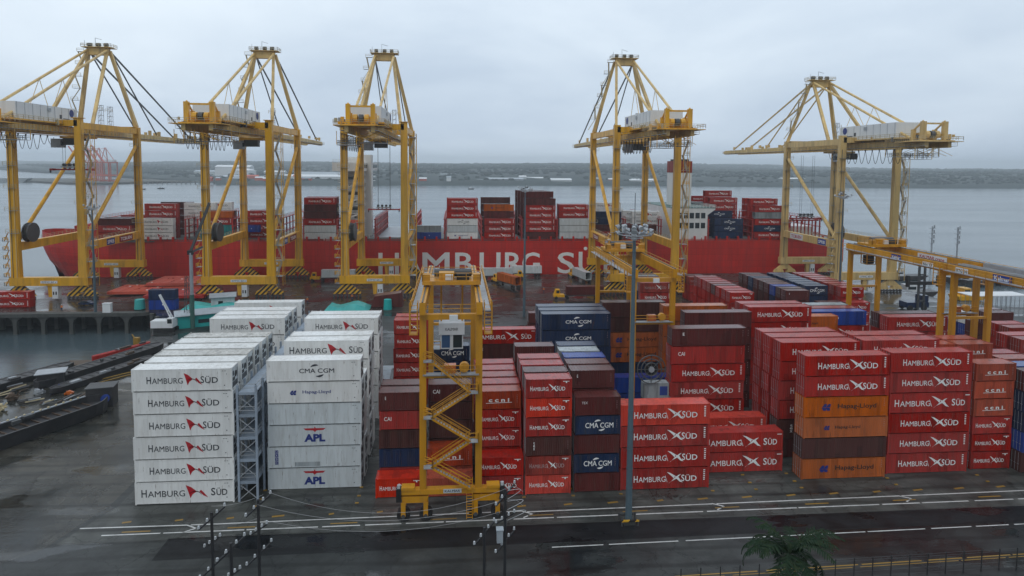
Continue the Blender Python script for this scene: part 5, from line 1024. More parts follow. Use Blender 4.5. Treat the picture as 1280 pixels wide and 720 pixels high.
# barges, pontoons and timber at the slip
def barge(p, q, wd, h, label, m='tar', name='barge', deck='tar', wall=.0):
    p = Vector((p[0], p[1], 0)); q = Vector((q[0], q[1], 0)); L = (q - p).length; t = thing(name, p.lerp(q, .5), label, 'barge', 'old barges on the slipway', math.atan2(q.y - p.y, q.x - p.x))
    b = MB(); n = 24; vs = []
    prof = lambda u: (1 - max(0, (abs(u) - .82) / .18) ** 2 * .55)
    for k in range(n + 1):
        u = -1 + 2 * k / n; f = prof(u); s_ = .25 * max(0, abs(u) - .7)
        vs += [(u * L / 2, -wd / 2 * f * .8, .05 + s_ * 3), (u * L / 2, -wd / 2 * f, h + s_), (u * L / 2, -wd / 2 * f + .3, h + s_), (u * L / 2, -wd / 2 * f + .35, h * (.55 if wall else .93)), (u * L / 2, wd / 2 * f - .35, h * (.55 if wall else .93)), (u * L / 2, wd / 2 * f - .3, h + s_), (u * L / 2, wd / 2 * f, h + s_), (u * L / 2, wd / 2 * f * .8, .05 + s_ * 3)]
    fs = [(k * 8 + j, k * 8 + (j + 1) % 8, (k + 1) * 8 + (j + 1) % 8, (k + 1) * 8 + j) for k in range(n) for j in range(8)] + [tuple(range(8)), tuple(n * 8 + j for j in range(7, -1, -1))]
    b.add(vs, fs, m); b.build('hull', t)
    b = MB()
    for k in range(1, int(L / 1.6)): x = -L / 2 + k * 1.6; b.box(x - .1, x + .1, -wd / 2 + .5, wd / 2 - .5, h * (.56 if wall else .94), h * (.64 if wall else 1.0), deck)
    for k in range(6): b.cbox((rnd.uniform(-L * .4, L * .4), rnd.uniform(-wd * .3, wd * .3), h + .1), (rnd.uniform(.5, 2), rnd.uniform(.4, 1), rnd.uniform(.2, .7)), rnd.choice(['wood', 'steel', 'galv', 'tar']))
    b.build('deck', t); return t
barge((-97, 107), (-80.5, 137.5), 3.6, 1.3, 'long low black barge, the one nearest the basin water')
barge((-79.5, 124.5), (-68.2, 150.5), 3.6, 1.6, 'long black barge in the middle of the three parallel hulls', deck='steel')
barge((-75, 121.5), (-66.0, 141.5), 2.6, 1.2, 'long black barge nearest the white reefers, with yellow hose alongside')
barge((-78, 140.5), (-71.2, 151.5), 1.1, 1.5, 'narrow rust-red topped pontoon behind the middle barge', m='lash', deck='tar')
bb = barge((-78.5, 84), (-61.6, 113.8), 5.8, 2.4, 'tall open dark barge hull resting on the wet slipway', wall=1, m='tar', deck='wood')
b = MB(); b.bar((-79.6, 86.5, 2.52), (-64.4, 113.4, 2.52), .3, .16, 'galv')
for k in range(26): b.cbox((-79.6 + 15.2 * k / 26, 86.5 + 26.9 * k / 26, 2.65), (.25, .25, .22), 'rail')
tag(b.build('pale_gunwale_timber'), 'pale timber lying along the far gunwale of the tall open barge', 'timber')
t = thing('deck_cabin', (-62.9, 115.9, 0), 'black box cabin with blue drum at the end of the tall barge', 'cabin', rz=R(12)); b = MB(); b.box(-2.1, 2.1, -1.5, 1.5, 0, 3.5, 'tar'); b.build('wall', t); b = MB(); b.box(-2.3, 2.3, -1.7, 1.7, 3.5, 3.65, 'steel'); b.build('roof', t)
b = MB(); b.tube((1.0, -2.1, 1.7), (1.0, -1.52, 1.7), .7, 'blue', 14); b.box(-1.5, -.7, -1.55, -1.5, 1.6, 2.5, 'glass'); b.build('side_fittings', t)
t = thing('deck_cabin', (-78.3, 127.2, 0), 'low dark wheelhouse with flat roof between the front barges', 'cabin', rz=R(22)); b = MB(); b.box(-2.1, 2.1, -1.4, 1.4, 0, 2.6, 'tar'); b.build('wall', t); b = MB(); b.box(-2.5, 2.5, -1.8, 1.8, 2.6, 2.75, 'galv'); b.build('roof', t)
for i, (x, y, s, m_, lab) in enumerate(((-75.2, 123.4, 1.1, 'blue', 'blue tarpaulin bundle in front of the dark wheelhouse'), (-73.6, 127.3, 1.0, 'tarp', 'turquoise drum beside the dark wheelhouse'), (-77.6, 122.0, 1.0, 'galv', 'pale scrap heap left of the blue bundle'), (-80.6, 119.5, 1.3, 'wood', 'brown timber heap before the wheelhouse'),
        (-71.9, 121.6, .7, 'orange', 'orange crate right of the turquoise drum'), (-79.3, 114.5, 1.2, 'rail', 'straw-coloured rope pile on the slipway'), (-66.4, 119.6, .8, 'rail', 'small pallet heap above the black cabin'), (-84.4, 118, 1.0, 'hw', 'white buoy bundle at the left edge'))):
    b = MB(); rr = random.Random(i)
    for k in range(9): b.bar((rr.uniform(-s, s), rr.uniform(-s * .6, s * .6), rr.uniform(0, s * .4)), (rr.uniform(-s, s), rr.uniform(-s * .6, s * .6), rr.uniform(s * .3, s)), rr.uniform(.15, .5), rr.uniform(.1, .4), m_)
    b.tube((0, 0, 0), (0, 0, s * .9), s * .55, m_, 9, s * .35); tag(b.build('scrap_heap', loc=(x, y, 0)), lab, 'heap')
rr = random.Random(11); spots = [(-83.5, 121.5), (-86, 118.5), (-81.8, 124.6), (-76.4, 118.5), (-73.2, 117), (-70.2, 118.6), (-82, 116), (-85.6, 113.6), (-79.6, 131), (-77, 134), (-74.6, 137), (-72.6, 140.5), (-70.6, 144.5), (-88, 110), (-68.8, 119.8), (-84, 125.5)]
WH = ['leftmost timbers by the white buoys', 'timbers left of the brown heap', 'timbers against the low black barge', 'timbers in front of the wheelhouse', 'timbers right of the scrap', 'timbers beside the box cabin', 'timbers on the open slip', 'timbers at the picture edge', 'timbers between low and middle barges', 'timbers on the far side of the middle barge', 'timbers by the red pontoon foot', 'timbers halfway along the red pontoon', 'timbers at the slip head', 'timbers nearest the left border', 'timbers under the box cabin', 'timbers touching the basin water']
for (x, y), wh in zip(spots, WH):
    b = MB(); a0 = rr.uniform(.5, 1.4)
    for k in range(6):
        a = a0 + rr.uniform(-.25, .25); L = rr.uniform(1.2, 3.4); ox, oy = rr.uniform(-.8, .8), rr.uniform(-.8, .8); d = Vector((math.cos(a), math.sin(a), 0)) * L / 2; z = .12 + .18 * k * .5
        b.bar(Vector((ox, oy, z)) - d, Vector((ox, oy, z + rr.uniform(0, .2))) + d, .2, .16, rr.choice(['wood', 'tar', 'galv', 'rail', 'steel', 'wood']))
    tag(b.build('timber_pile', loc=(x, y, 0)), 'small loose pile of planks, ' + wh, 'timber', 'planks strewn on the slipway')
b = MB(); b.prism([(-3.2, -1.4), (3.2, -1.4), (3.2, 1.4), (-3.2, 1.4)], -7, -1.4, 'conc'); b.box(-3.5, 3.5, -1.7, 1.7, -1.4, -1.0, 'wood'); tag(b.build('concrete_dolphin', loc=(-82.5, 144.5, 0)), 'pale concrete mooring block with brown timber cap in the basin', 'mooring block')
b = MB(); b.path([(-71.6, 128, .12), (-68, 132.5, .12), (-63, 137.5, .12), (-57, 141.5, .12)], .12, 'yline'); b.path([(-70.6, 126.5, .12), (-66.8, 131.4, .12), (-61.6, 136.5, .12), (-55, 140.2, .12)], .1, 'yline'); tag(b.build('yellow_hose'), 'yellow hose laid along the ground beside the nearest black barge', 'hose')
b = MB(); b.box(-.6, .6, -.5, .5, 0, 1.6, 'yline'); b.bar((-.4, 0, 1.4), (-1.2, .3, 2.3), .2, .2, 'yline'); tag(b.build('yellow_bollard', loc=(-75.8, 155.0, 0)), 'yellow crooked bollard on the slip edge by the crane', 'bollard')
# right side: reach stacker, floating gear, grid cage
t = thing('reach_stacker', (140.5, 181, 0), 'dark mast-type container handler standing beyond the right gantry', 'container handler'); b = MB(); b.box(-4, 3, -1.8, 1.8, 1, 2.6, 'navy'); b.box(1, 3, -1.5, 1.5, 2.6, 4.6, 'navy'); b.build('body', t); b = MB(); wheels(b, (-3, 1.5), 1.7, .9); b.build('wheel_set', t)
b = MB()
for dx in (-.9, .9): b.box(dx - .25, dx + .25, -2.4, -1.9, .5, 15.5, 'steel')
for z in (3, 7, 11, 15): b.box(-.9, .9, -2.4, -2.0, z, z + .4, 'steel')
b.build('mast', t); b = MB(); b.box(-5, 5, -3.0, -2.4, 8.2, 9.2, 'black'); b.box(-5.2, -4.5, -3.2, -2.2, 7.6, 11, 'black'); b.box(4.5, 5.2, -3.2, -2.2, 7.6, 11, 'black'); b.build('spreader', t)
def floater(x, y, label, m='yel', z=-6, s=1.0):
    t = thing('work_boat', (x, y, z), label, 'boat'); b = MB(); b.prism([(-8 * s, 1.8), (-7 * s, .2), (6 * s, .2), (8.5 * s, 2.2)], -2.6, 2.6, m, 'y'); b.build('hull', t); b = MB(); b.box(-4 * s, 0, -1.8, 1.8, 1.8, 4.6, 'hw' if m != 'yel' else 'yel'); b.box(-3.6 * s, -.4, -1.83, -1.8, 2.9, 4, 'glass'); b.build('cabin', t); b = MB(); b.tube((-1, 0, 4.6), (-1, 0, 7.5), .1, 'steel', 6); b.build('mast', t)
floater(176, 228, 'black and yellow work boat on the water right of the container handler', 'tar'); floater(192, 221, 'yellow work boat on the water at right, behind the white-roofed pair', 'yel', s=.7); floater(196, 262, 'dark tug on the water behind the right gantry beams', 'tar', s=1.3); floater(170, 268, 'blue tug lying off the quay end', 'navy', s=1.2)
t = thing('breakwater', (245, 250, -6), 'low dark rubble breakwater in the water at right', 'breakwater'); b = MB()
for k in range(60): b.cbox((rnd.uniform(-34, 60), rnd.uniform(-5, 5), rnd.uniform(.3, 2.2)), (rnd.uniform(2, 5), rnd.uniform(2, 4), rnd.uniform(1.2, 2.6)), 'tar')
b.build('rubble', t)
for i, (px_, yy_, hh_) in enumerate(((234, 300, 20), (252, 305, 19))):
    t = thing('navigation_tower', (px_ + 6, yy_, -6), 'pale slim navigation tower in the water, %s of the pair' % ('left' if i == 0 else 'right'), 'tower', 'navigation towers'); b = MB(); b.tube((0, 0, 0), (0, 0, hh_), .4, 'galv', 8); b.build('shaft', t)
    b = MB()
    for k in range(4): b.cbox((0, 0, hh_ - 1 - k * 2.5), (3 - k * .3, 1, .25), 'galv'); b.tube((1, 0, hh_ - 1 - k * 2.5), (1, 0, hh_ + .6 - k * 2.5), .3, 'galv', 6)
    b.build('platform', t)
t = thing('wire_cage', (160, 176, 0), 'white-topped wire mesh cage store at the right edge', 'cage'); b = MB(); b.box(-8, 10, -3, 3, 5.6, 5.8, 'hw'); b.build('roof', t); b = MB()
for k in range(13):
    for y_ in (-3, 3): b.box(-8 + k * 1.5 - .05, -8 + k * 1.5 + .05, y_ - .05, y_ + .05, 0, 5.6, 'galv')
for z in (1.4, 2.8, 4.2): b.box(-8, 10, -3.03, -2.97, z, z + .06, 'galv')
b.build('mesh', t)

# ------------------------------------------------------------------ light masts
def light_mast(x, y, h, r, label, lamps=14):
    t = thing('light_mast', (x, y, 0), label, 'light mast', 'port light masts'); b = MB(); b.tube((0, 0, 0), (0, 0, h - 1.4), r, 'mast', 14, r * .45)
    for k in range(int(h / 2.4)): zz = 2 + k * 2.4; rr = r * (1 - .55 * zz / h); b.tube((0, 0, zz), (0, 0, zz + .1), rr + .03, 'mast', 14)
    b.build('pole', t); b = MB(); b.tube((0, 0, h - 1.6), (0, 0, h - .9), r * .8, 'galv', 12)
    for rr, z in ((1.0, h - 1.3), (1.9, h - .9)): b.path([(math.cos(k * math.pi / 8) * rr, math.sin(k * math.pi / 8) * rr, z) for k in range(17)], .06, 'galv')
    for k in range(4): b.tube((0, 0, h - 1.3), (1.9 * math.cos(k * math.pi / 2), 1.9 * math.sin(k * math.pi / 2), h - .9), .05, 'galv', 5)
    b.tube((0, 0, h - 1), (0, 0, h + 4 if lamps > 12 else h + .6), .04, 'steel', 5); b.build('headframe', t)
    for k in range(lamps):
        a = k * 2 * math.pi / lamps * (2 if lamps > 12 else 1); rr = 2.0 if k % 2 else 1.25; z = h - .7 + (k % 3) * .35; u = MB(); c = Vector((math.cos(a) * rr, math.sin(a) * rr, z)); d = Vector((math.cos(a), math.sin(a), -.8)).normalized()
        u.tube(c - d * .28, c + d * .14, .16, 'galv', 8, .36); u.tube(c + d * .14, c + d * .16, .34, 'insul', 8); u.build('floodlight', t)
light_mast(21.05, 72.9, 36.2, .42, 'tall blue-grey light mast with a cluster of floodlights in the foreground', 20)
light_mast(19.6, 178, 37.2, .4, 'slim light mast standing between the ship lettering and navy containers', 10)
light_mast(-103.9, 189.6, 31.0, .4, 'thin light pole on the wharf edge beside the left crane', 8)
light_mast(102.5, 160, 36.5, .35, 'slim light mast in front of the far right quay crane', 8)
t = thing('mast_barrier', (21.05, 72.9, 0), 'dark and yellow crash barrier round the foot of the tall mast', 'barrier'); b = MB()
for sx in (-1.0, 1.0):
    for sy in (-.7, .7): b = MB(); b.tube((sx, sy, 0), (sx, sy, .9), .09, 'steel', 8); b.build('post', t)
b = MB(); b.box(-1.1, 1.1, -.8, -.68, .55, .78, 'stripe'); b.box(-1.1, 1.1, .68, .8, .55, .78, 'steel'); b.build('rail', t)
b = MB(); b.box(-.7, .7, -.6, .6, 0, .5, 'dconc'); b.build('footing', t)

# ------------------------------------------------------------------ near foreground: power poles, wires, palm, fence
def pole(x, y, h, label, arms=2, kit='a'):
    t = thing('utility_pole', (x, y, 0), label, 'utility pole', 'power poles in the foreground'); b = MB(); b.tube((0, 0, 0), (0, 0, h), .15, 'pole', 10, .11); b.build('shaft', t)
    for k in range(arms):
        z = h - .5 - k * 2.0; s_ = (1, .55) if k % 2 == 0 else (.9, -.3); b = MB(); b.bar((-.8 * s_[0], -s_[1], z - .6), (.8 * s_[0], s_[1], z + .6), .1, .12, 'pole'); 
        a = b.build('crossarm', t); 
        for f in (-1, -.35, .4, 1):
            u = MB(); c = Vector((.8 * f * s_[0], f * s_[1], z + .6 * f)); u.tube(c, c + Vector((0, 0, .12)), .03, 'steel', 6)
            for q in range(3): u.tube(c + Vector((0, 0, .1 + q * .08)), c + Vector((0, 0, .16 + q * .08)), .1 - q * .012, 'insul', 9)
            u.build('insulator', a)
    if kit == 'b':
        b = MB(); b.tube((-.55, -.3, h - 5.2), (-.55, -.3, h - 3.6), .33, 'insul', 12); b.build('transformer', t)
    if kit == 'c':
        b = MB()
        for q in range(3): b.path([(.2 + 1.1 * math.sin(s / 6 * math.pi) * (1 + .2 * q), .1, h - .2 - q * .9 - s * .12 + .4 * math.sin(s / 6 * math.pi)) for s in range(7)], .02, 'insul')
        b.build('jumper_cable', t)
    return t
from mathutils import geometry
P1 = pole(-19.2, 50, 15.8, 'black utility pole with slanted insulator crossarms at lower left', 3, 'a'); P2 = pole(-15.6, 50, 16.7, 'black utility pole right of the slanted-crossarm pole', 3, 'a')
P3 = pole(-16.5, 46.4, 15.4, 'short black pole between the two lower left poles', 2, 'b')
P4 = pole(4.1, 50, 16.9, 'black utility pole with looping jumper cables beneath the front gantry wheels', 3, 'c'); P5 = pole(2.3, 48, 14.9, 'thin black pole left of the jumper-cable pole', 1)
b = MB(); b.box(-.25, .25, -.25, .25, 0, 1.05, 'roof'); b.box(-.3, .3, -.31, .31, 1.05, 1.12, 'roof'); tag(b.build('pole_switch_box', P4, (-.45, -.25, 12.6)))
def wires(pairs, label):
    t = thing('power_line', (0, 48, 0), label, 'power line')
    for (p, q, sag) in pairs:
        p = Vector(p) - Vector((0, 48, 0)); q = Vector(q) - Vector((0, 48, 0)); b = MB(); b.path([p.lerp(q, k / 14) - Vector((0, 0, sag * 4 * (k / 14) * (1 - k / 14))) for k in range(15)], .013, 'wire', 4); b.build('wire', t)
wires([((-14.9, 50.2, 17.2), (4.1, 50, 16.9), 1.9), ((-15.6, 49.8, 16.4), (3.6, 49.8, 16.0), 1.5), ((-15.2, 50, 15.0), (3.8, 50, 15.0), 1.3), ((-19.2, 50, 16.3), (-15.2, 50, 17.1), .25), ((-19.0, 50, 14.8), (-15.6, 50, 15.2), .25)], 'pale overhead wires sagging between the foreground poles')
wires([((4.2, 50, 16.9), (5.6, 50.4, 16.4), -.3), ((4.2, 50, 15.9), (5.6, 50.4, 15.2), -.3)], 'short looping wires leaving the jumper-cable pole to the right')
# palm
def palm(x, y, h, label):
    t = thing('palm_tree', (x, y, 0), label, 'palm'); b = MB(); b.tube((0, 0, 0), (.3, .2, h * .5), .3, 'trunk', 10, .22); b.tube((.3, .2, h * .5), (.2, 0, h), .22, 'trunk', 10, .18)
    for k in range(20): z = h * (k + 1) / 21; b.tube((.2, .1, z), (.2, .1, z + .06), .3 - .003 * k, 'trunk', 9)
    b.build('trunk', t); rr = random.Random(5); b = MB()
    for k in range(25):
        az = k * 2.399 + rr.uniform(-.2, .2); up = rr.uniform(-.1, 1.3); L = rr.uniform(3.7, 5.0); d = Vector((math.cos(az), math.sin(az), 0)); pts = []; p = Vector((.2, 0, h)); ang = up
        for s in range(13):
            pts.append(p.copy()); p = p + (d * math.cos(ang) + Vector((0, 0, 1)) * math.sin(ang)) * L / 12; ang -= .06 + .02 * s * (1.2 - up * .35)
        b.path(pts, .035, 'palm', 4); side = d.cross(Vector((0, 0, 1)))
        for s in range(1, 12):
            for e_ in (0, .45):
                q = pts[s].lerp(pts[s + 1], e_); tn = (pts[s + 1] - pts[s]).normalized(); ll = .85 * math.sin(math.pi * (s + e_ + 1.2) / 14) * rr.uniform(.8, 1.15)
                for sg in (-1, 1):
                    v = (side * sg * .9 + tn * .55 + Vector((0, 0, rr.uniform(-.5, .1)))).normalized() * ll; w2 = tn * .075
                    b.add([q - w2, q + w2, q + v * .6 + w2 * .9 - Vector((0, 0, .03)), q + v + Vector((0, 0, -.12 * ll)), q + v * .6 - w2 * .9 - Vector((0, 0, .03))], [(0, 1, 2, 3, 4)], 'palm')
    b.build('crown', t)
palm(26.0, 46.0, 13.0, 'dark green palm at the bottom edge right of the tall mast')
# foreground fence
t = thing('mesh_fence', (55, 61.2, 0), 'thin dark wire fence along the yellow line at bottom right', 'fence'); b = MB()
for k in range(34): x = -32 + k * 2.1; y = x * .028; b = MB(); b.tube((x, y, 0), (x, y, 2.4), .06, 'pole', 6); b.build('post', t)
b = MB()
for z in (.3, .9, 1.5, 2.1, 2.35): b.tube((-32, -.9, z), (37.3, 1.04, z), .018, 'steel', 4)
b.build('wire', t)

# ------------------------------------------------------------------ far shore
from mathutils import noise
b = MB(); nx, ny = 220, 36; vs = []
def shoreY(x): 
    return 1480 + 40 * math.sin(x * .004) + (150 if x < -560 else 0) + max(0, -x - 700) * 1.2
for j in range(ny + 1):
    for i in range(nx + 1):
        x = -5200 + 10600 * i / nx; f = j / ny; y = min(8300, shoreY(x) + 5600 * f ** 1.6)
        hi = (1 if x < 1600 else max(.42, 1 - (x - 1600) / 2200)) * (.8 + .35 * noise.noise(Vector((x * .0006, 5, 2))))
        z = -7 if j == 0 else (-3 + 7 * min(1, j / 2) + 60 * f ** .7 * hi * (1 if j > 2 else .2) + 26 * noise.noise(Vector((x * .0009, y * .0005, 3))) * min(1, f * 3) + 8 * noise.noise(Vector((x * .005, y * .003, 1))) * min(1, f * 4) + 3 * noise.noise(Vector((x * .04, y * .01, 7))))
        z = min(z, 112)
        vs.append((x * (1 + f * .75), y, z))
b.add(vs, [(j * (nx + 1) + i, j * (nx + 1) + i + 1, (j + 1) * (nx + 1) + i + 1, (j + 1) * (nx + 1) + i) for j in range(ny) for i in range(nx)], 'land')
tag(b.build('far_hills', smooth=True), kind=HS_)
# far forest: crown clumps as stuff
from mathutils.bvhtree import BVHTree
bv = BVHTree.FromPolygons(b.v, b.f); b = MB(); rr = random.Random(3)
for k in range(16000):
    x = rr.uniform(-2600, 3800); f = rr.random() ** 1.5; y = shoreY(x) + 40 + 3400 * f; s = rr.uniform(4, 8) * (1 + f)
    if 50 < y - shoreY(x) < 230 and -650 < x < 1000 and rr.random() < .75: continue
    h_ = bv.ray_cast(Vector((x, y, 400)), Vector((0, 0, -1)))[0]
    if h_ is None or h_.z < -2: continue
    z = h_.z
    vs = [(x + s * 1.5 * math.cos(a) * rr.uniform(.7, 1.2), y + s * math.sin(a), z - 2) for a in (0, 1.26, 2.51, 3.77, 5.03)] + [(x + s * .8 * math.cos(a + .6), y + s * .5 * math.sin(a + .6), z + s * rr.uniform(.35, .6)) for a in (0, 1.26, 2.51, 3.77, 5.03)] + [(x, y, z + s * .75)]
    b.add(vs, [(i, (i + 1) % 5, 5 + (i + 1) % 5, 5 + i) for i in range(5)] + [(5 + i, 5 + (i + 1) % 5, 10) for i in range(5)], 'land')
tag(b.build('far_forest', smooth=True), 'hazy dark forest covering the far shore', None, kind='stuff')
# far buildings
fb = [(-330, 1540, 120, 40, 14, 'hw'), (-225, 1560, 60, 30, 12, 'hw'), (-300, 1620, 180, 50, 18, 'roof'), (-90, 1600, 150, 30, 10, 'hw'), (120, 1560, 90, 30, 10, 'roof'), (190, 1600, 60, 30, 11, 'hw'), (260, 1560, 50, 30, 9, 'hw'), (470, 1570, 70, 30, 9, 'hw'), (-520, 1560, 60, 30, 12, 'lash'), (-600, 1780, 90, 40, 34, 'hw'), (-470, 1700, 50, 30, 22, 'hw'), (-20, 1680, 40, 24, 18, 'roof'), (330, 1640, 40, 20, 14, 'hw'), (-700, 1850, 60, 30, 20, 'lgrey'), (-410, 1530, 40, 20, 9, 'fred'), (40, 1545, 50, 20, 7, 'fred'), (880, 1600, 60, 25, 14, 'hw'), (-620, 1720, 140, 20, 9, 'lgrey')]
for i, (x, y, w2, d2, h2, m_) in enumerate(fb):
    c = {'hw': 'white', 'roof': 'grey', 'lash': 'dark red', 'fred': 'orange-red', 'lgrey': 'pale grey'}[m_]
    t = thing('far_warehouse', (x, y, -2), '%s hazy warehouse on far shore, %s from left of its row' % (c, ['first', 'second', 'third', 'fourth', 'fifth', 'sixth', 'seventh', 'eighth', 'ninth', 'tenth', 'eleventh', 'twelfth', 'thirteenth', 'fourteenth', 'fifteenth', 'sixteenth', 'seventeenth', 'eighteenth'][sorted(q[0] / q[1] for q in fb).index(x / y)]), 'warehouse', 'warehouses on the far shore')
    u = MB(); u.box(-w2 / 2, w2 / 2, -d2 / 2, d2 / 2, 0, h2, m_); u.build('wall', t); u = MB(); u.prism([(-d2 / 2 - 1, h2), (0, h2 + d2 * .12), (d2 / 2 + 1, h2)], -w2 / 2 - 1, w2 / 2 + 1, 'roof' if m_ != 'hw' else 'hw', 'x'); u.build('roof', t)
rr = random.Random(8)
for k in range(26):
    x = rr.choice((rr.uniform(-560, -230), rr.uniform(-560, -230), rr.uniform(-100, 560))); t = thing('far_building', (x, shoreY(x) + rr.uniform(30, 160), 1), 'tiny hazy red or pale roofed building on the far waterfront', 'building', 'tiny buildings on the far waterfront')
    w2 = rr.uniform(8, 26); h2 = rr.uniform(5, 13); u = MB(); u.box(-w2 / 2, w2 / 2, -6, 6, 0, h2, rr.choice(['fred', 'hw', 'lgrey', 'fred'])); u.build('wall', t); u = MB(); u.prism([(-6.5, h2), (0, h2 + 3), (6.5, h2)], -w2 / 2 - .5, w2 / 2 + .5, rr.choice(['fred', 'roof', 'hw']), 'x'); u.build('roof', t)
# storage tank
t = thing('storage_tank', (-545, 1690, 0), 'large pale round storage tank seen between the second crane legs', 'tank'); u = MB(); u.tube((0, 0, 0), (0, 0, 24), 28, 'hw', 28); u.build('wall', t); u = MB(); u.tube((0, 0, 24), (0, 0, 28), 28.5, 'hw', 28, 6); u.build('roof', t)
# far terminal with red cranes and jetty
b = MB(); b.prism([(-1150, 1650), (-1000, 1560), (-810, 1420), (-760, 1425), (-720, 1500), (-650, 1620), (-640, 1760), (-1150, 1800)], -7, -2, 'shoreland'); tag(b.build('far_terminal_ground'), kind=HS_)
def farcrane(x, y, label, rz):
    t = thing('far_quay_crane', (x, y, -3), label, 'quay crane', 'red cranes of the far terminal', rz); P = 'fred'
    for sy in (-15, 15):
        for sx in (-10, 10): b = MB(); b.bar((sx, sy, 0), (sx, sy, 45), 2, 2, P, up=(0, 1, 0)); b.build('leg', t)
    b = MB(); b.box(-12, 12, -16, -14, 2, 4.5, P); b.box(-12, 12, 14, 16, 2, 4.5, P); b.box(-11, -9, -15, 15, 14, 17, P); b.box(9, 11, -15, 15, 14, 17, P); b.build('portal_beam', t)
    b = MB(); b.box(-4, -2.5, -28, 16, 43, 46, P); b.box(2.5, 4, -28, 16, 43, 46, P); b.box(-5, 5, -22, -6, 46, 51, 'hw'); b.build('girder', t)
    b = MB(); b.bar((0, 16, 45), (0, 60, 84), 3, 2, P); b.build('boom', t)
    b = MB(); b.bar((-8, 15, 45), (-1, 10, 78), 1.3, 1.3, P); b.bar((8, 15, 45), (1, 10, 78), 1.3, 1.3, P); b.bar((0, 10, 78), (0, -24, 46), .8, .8, P); b.bar((0, 10, 78), (0, 45, 72), .6, .6, P); b.build('mast', t)
    return t
fc = farcrane(-905, 1625, 'leftmost of the red cranes at the far hazy terminal', R(60))
for k, nm in enumerate(('second', 'third', 'fourth', 'fifth')): dup(fc, (-905 + (k + 1) * 30, 1625 - (k + 1) * 30, -3), nm + ' from left of the red cranes at the far hazy terminal')
t = thing('far_cargo_ship', (-1060, 1560, -6), 'pale hazy ship moored beside the far terminal', 'ship'); u = MB(); u.prism([(-70, 9), (-62, 0), (60, 0), (72, 10)], -9, 9, 'grey', 'y'); u.build('hull', t); u = MB(); u.box(-55, -38, -8, 8, 9, 26, 'hw'); u.tube((30, 0, 9), (30, 0, 30), .8, 'hw', 6); u.tube((0, 0, 9), (0, 0, 28), .8, 'hw', 6); u.build('superstructure', t)
t = thing('far_jetty', (-640, 1500, -6), 'long thin pale jetty on piles below the far terminal', 'jetty'); u = MB(); u.box(-70, 90, -3, 3, 5, 6.5, 'conc'); u.build('deck', t)
for k in range(16): u = MB(); u.box(-69 + k * 10.4, -68 + k * 10.4, -2, 2, -1, 5, 'conc'); u.build('pile', t)
t = thing('channel_buoy', (-310, 640, -6), 'small dark channel buoy on the water behind the left cranes', 'buoy'); u = MB(); u.tube((0, 0, 0), (0, 0, 2), 1.4, 'lash', 10, 1.0); u.build('float', t); u = MB(); u.tube((0, 0, 2), (0, 0, 6.5), .5, 'steel', 8, .2); u.build('tower', t)
for i, x in enumerate((-560, -545, 30, 340)):
    t = thing('distant_boat', (x * 1.0, 1180 + i * 40, -6), ['small distant boat left of the channel', 'second small distant boat beside it', 'tiny distant boat mid channel', 'tiny distant boat right of mid channel'][i], 'boat'); u = MB(); u.prism([(-6, 1.6), (-5, 0), (5, 0), (7, 2)], -1.6, 1.6, 'tar', 'y'); u.build('hull', t); u = MB(); u.box(-3, 1, -1.2, 1.2, 1.6, 3.6, 'hw'); u.build('cabin', t)

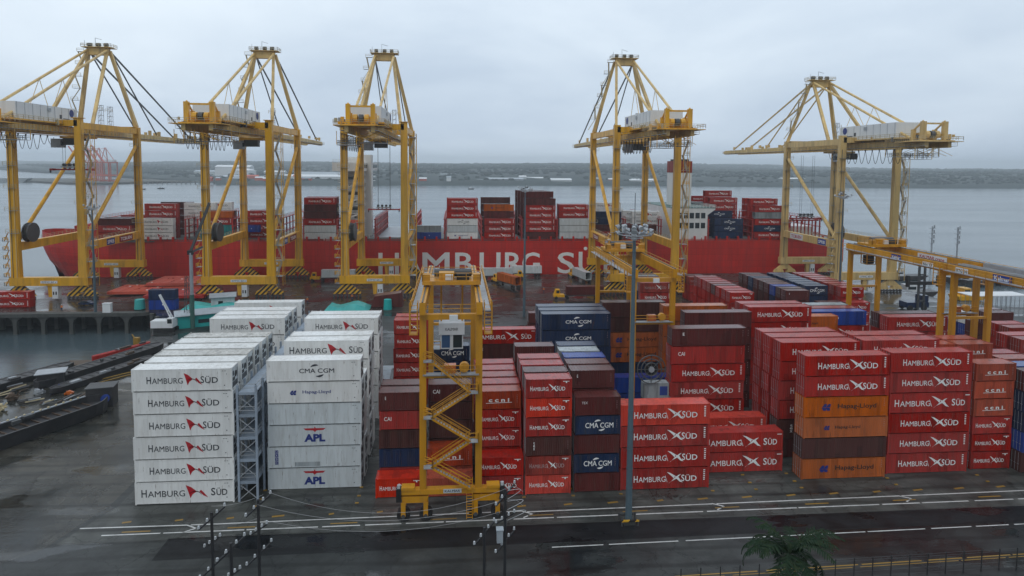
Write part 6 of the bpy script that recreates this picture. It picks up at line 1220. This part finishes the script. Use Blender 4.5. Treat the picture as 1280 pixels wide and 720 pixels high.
# ------------------------------------------------------------------ haze
hm = bpy.data.materials.new('haze'); hm.use_nodes = True; t_ = hm.node_tree; t_.nodes.clear(); o_ = t_.nodes.new('ShaderNodeOutputMaterial'); pv = t_.nodes.new('ShaderNodeVolumePrincipled')
pv.inputs['Color'].default_value = (.86, .93, .98, 1); pv.inputs['Density'].default_value = .00017; pv.inputs['Anisotropy'].default_value = .2; t_.links.new(pv.outputs[0], o_.inputs['Volume'])
M['haze'] = hm
b = MB(); b.box(-9900, 9900, -290, 8600, -10, 135, 'haze'); hz_ = b.build('haze'); tag(hz_, kind='stuff'); hz_['label'] = 'thin grey haze over the harbour'
if REST:      # containers past the 300 that show largest
    b = MB()
    for (x, y, z, code, L, h, rz) in REST:
        p = K[code][0]; e = MB(); X = L / 2; Y = 1.22; q, d = (.6, .012) if code in REEF else (.57, .045)
        for sy in (-1, 1): corr(e, -X + .15, X - .15, .2, h - .14, sy * (Y - .012), -sy, q, d, p); e.box(-X + .16, X - .16, sy * Y - (.05 if sy > 0 else 0), sy * Y + (.05 if sy < 0 else 0), .1, .2, p); e.box(-X + .16, X - .16, sy * Y - (.05 if sy > 0 else 0), sy * Y + (.05 if sy < 0 else 0), h - .16, h - .07, p)
        for sx in (-1, 1):
            e.box(sx * X - (.06 if sx > 0 else .04), sx * X + (.06 if sx < 0 else .04) - .03 * sx, -Y + .16, Y - .16, .1, h - .1, p)
            for sy in (-1, 1): e.cbox((sx * (X - .08), sy * (Y - .08), h / 2), (.17, .16, h - .003), p)
        e.add([(-X + .1, -Y + .05, h - .09), (X - .1, -Y + .05, h - .09), (X - .1, Y - .05, h - .09), (-X + .1, Y - .05, h - .09)], [(0, 1, 2, 3)], p)
        for me in lettering(K[code][1] or 'none', L, h) or []:
            ms = [mm_.name for mm_ in me.materials]; inv = {M[k_].name: k_ for k_ in ('wl', 'dl', 'rl', 'bl', 'fl', 'white', 'grey', 'yline', 'black')}
            o0 = len(e.v); e.v += [(v.co.x, v.co.y - 1.222, v.co.z) for v in me.vertices]
            for pg in me.polygons: e.f.append([q_ + o0 for q_ in pg.vertices]); e.mi.append(e.k(inv[ms[pg.material_index]]))
        co, si = math.cos(rz), math.sin(rz); o0 = len(b.v); b.v += [(x + vx * co - vy * si, y + vx * si + vy * co, z + vz) for vx, vy, vz in e.v]
        for f_, i_ in zip(e.f, e.mi): b.f.append([q_ + o0 for q_ in f_]); b.mi.append(b.k(e.ms[i_]))
    o = b.build('stacked_containers'); tag(o, 'all the further containers packed inside the yard and ship stacks', None, kind='stuff')
for o in bpy.data.objects:
    if KEEP is not None and '_n' in o: del o['_n']
print('objects', len(bpy.data.objects), 'containers', len([o for o in bpy.data.objects if o.name.startswith('shipping_container')]))
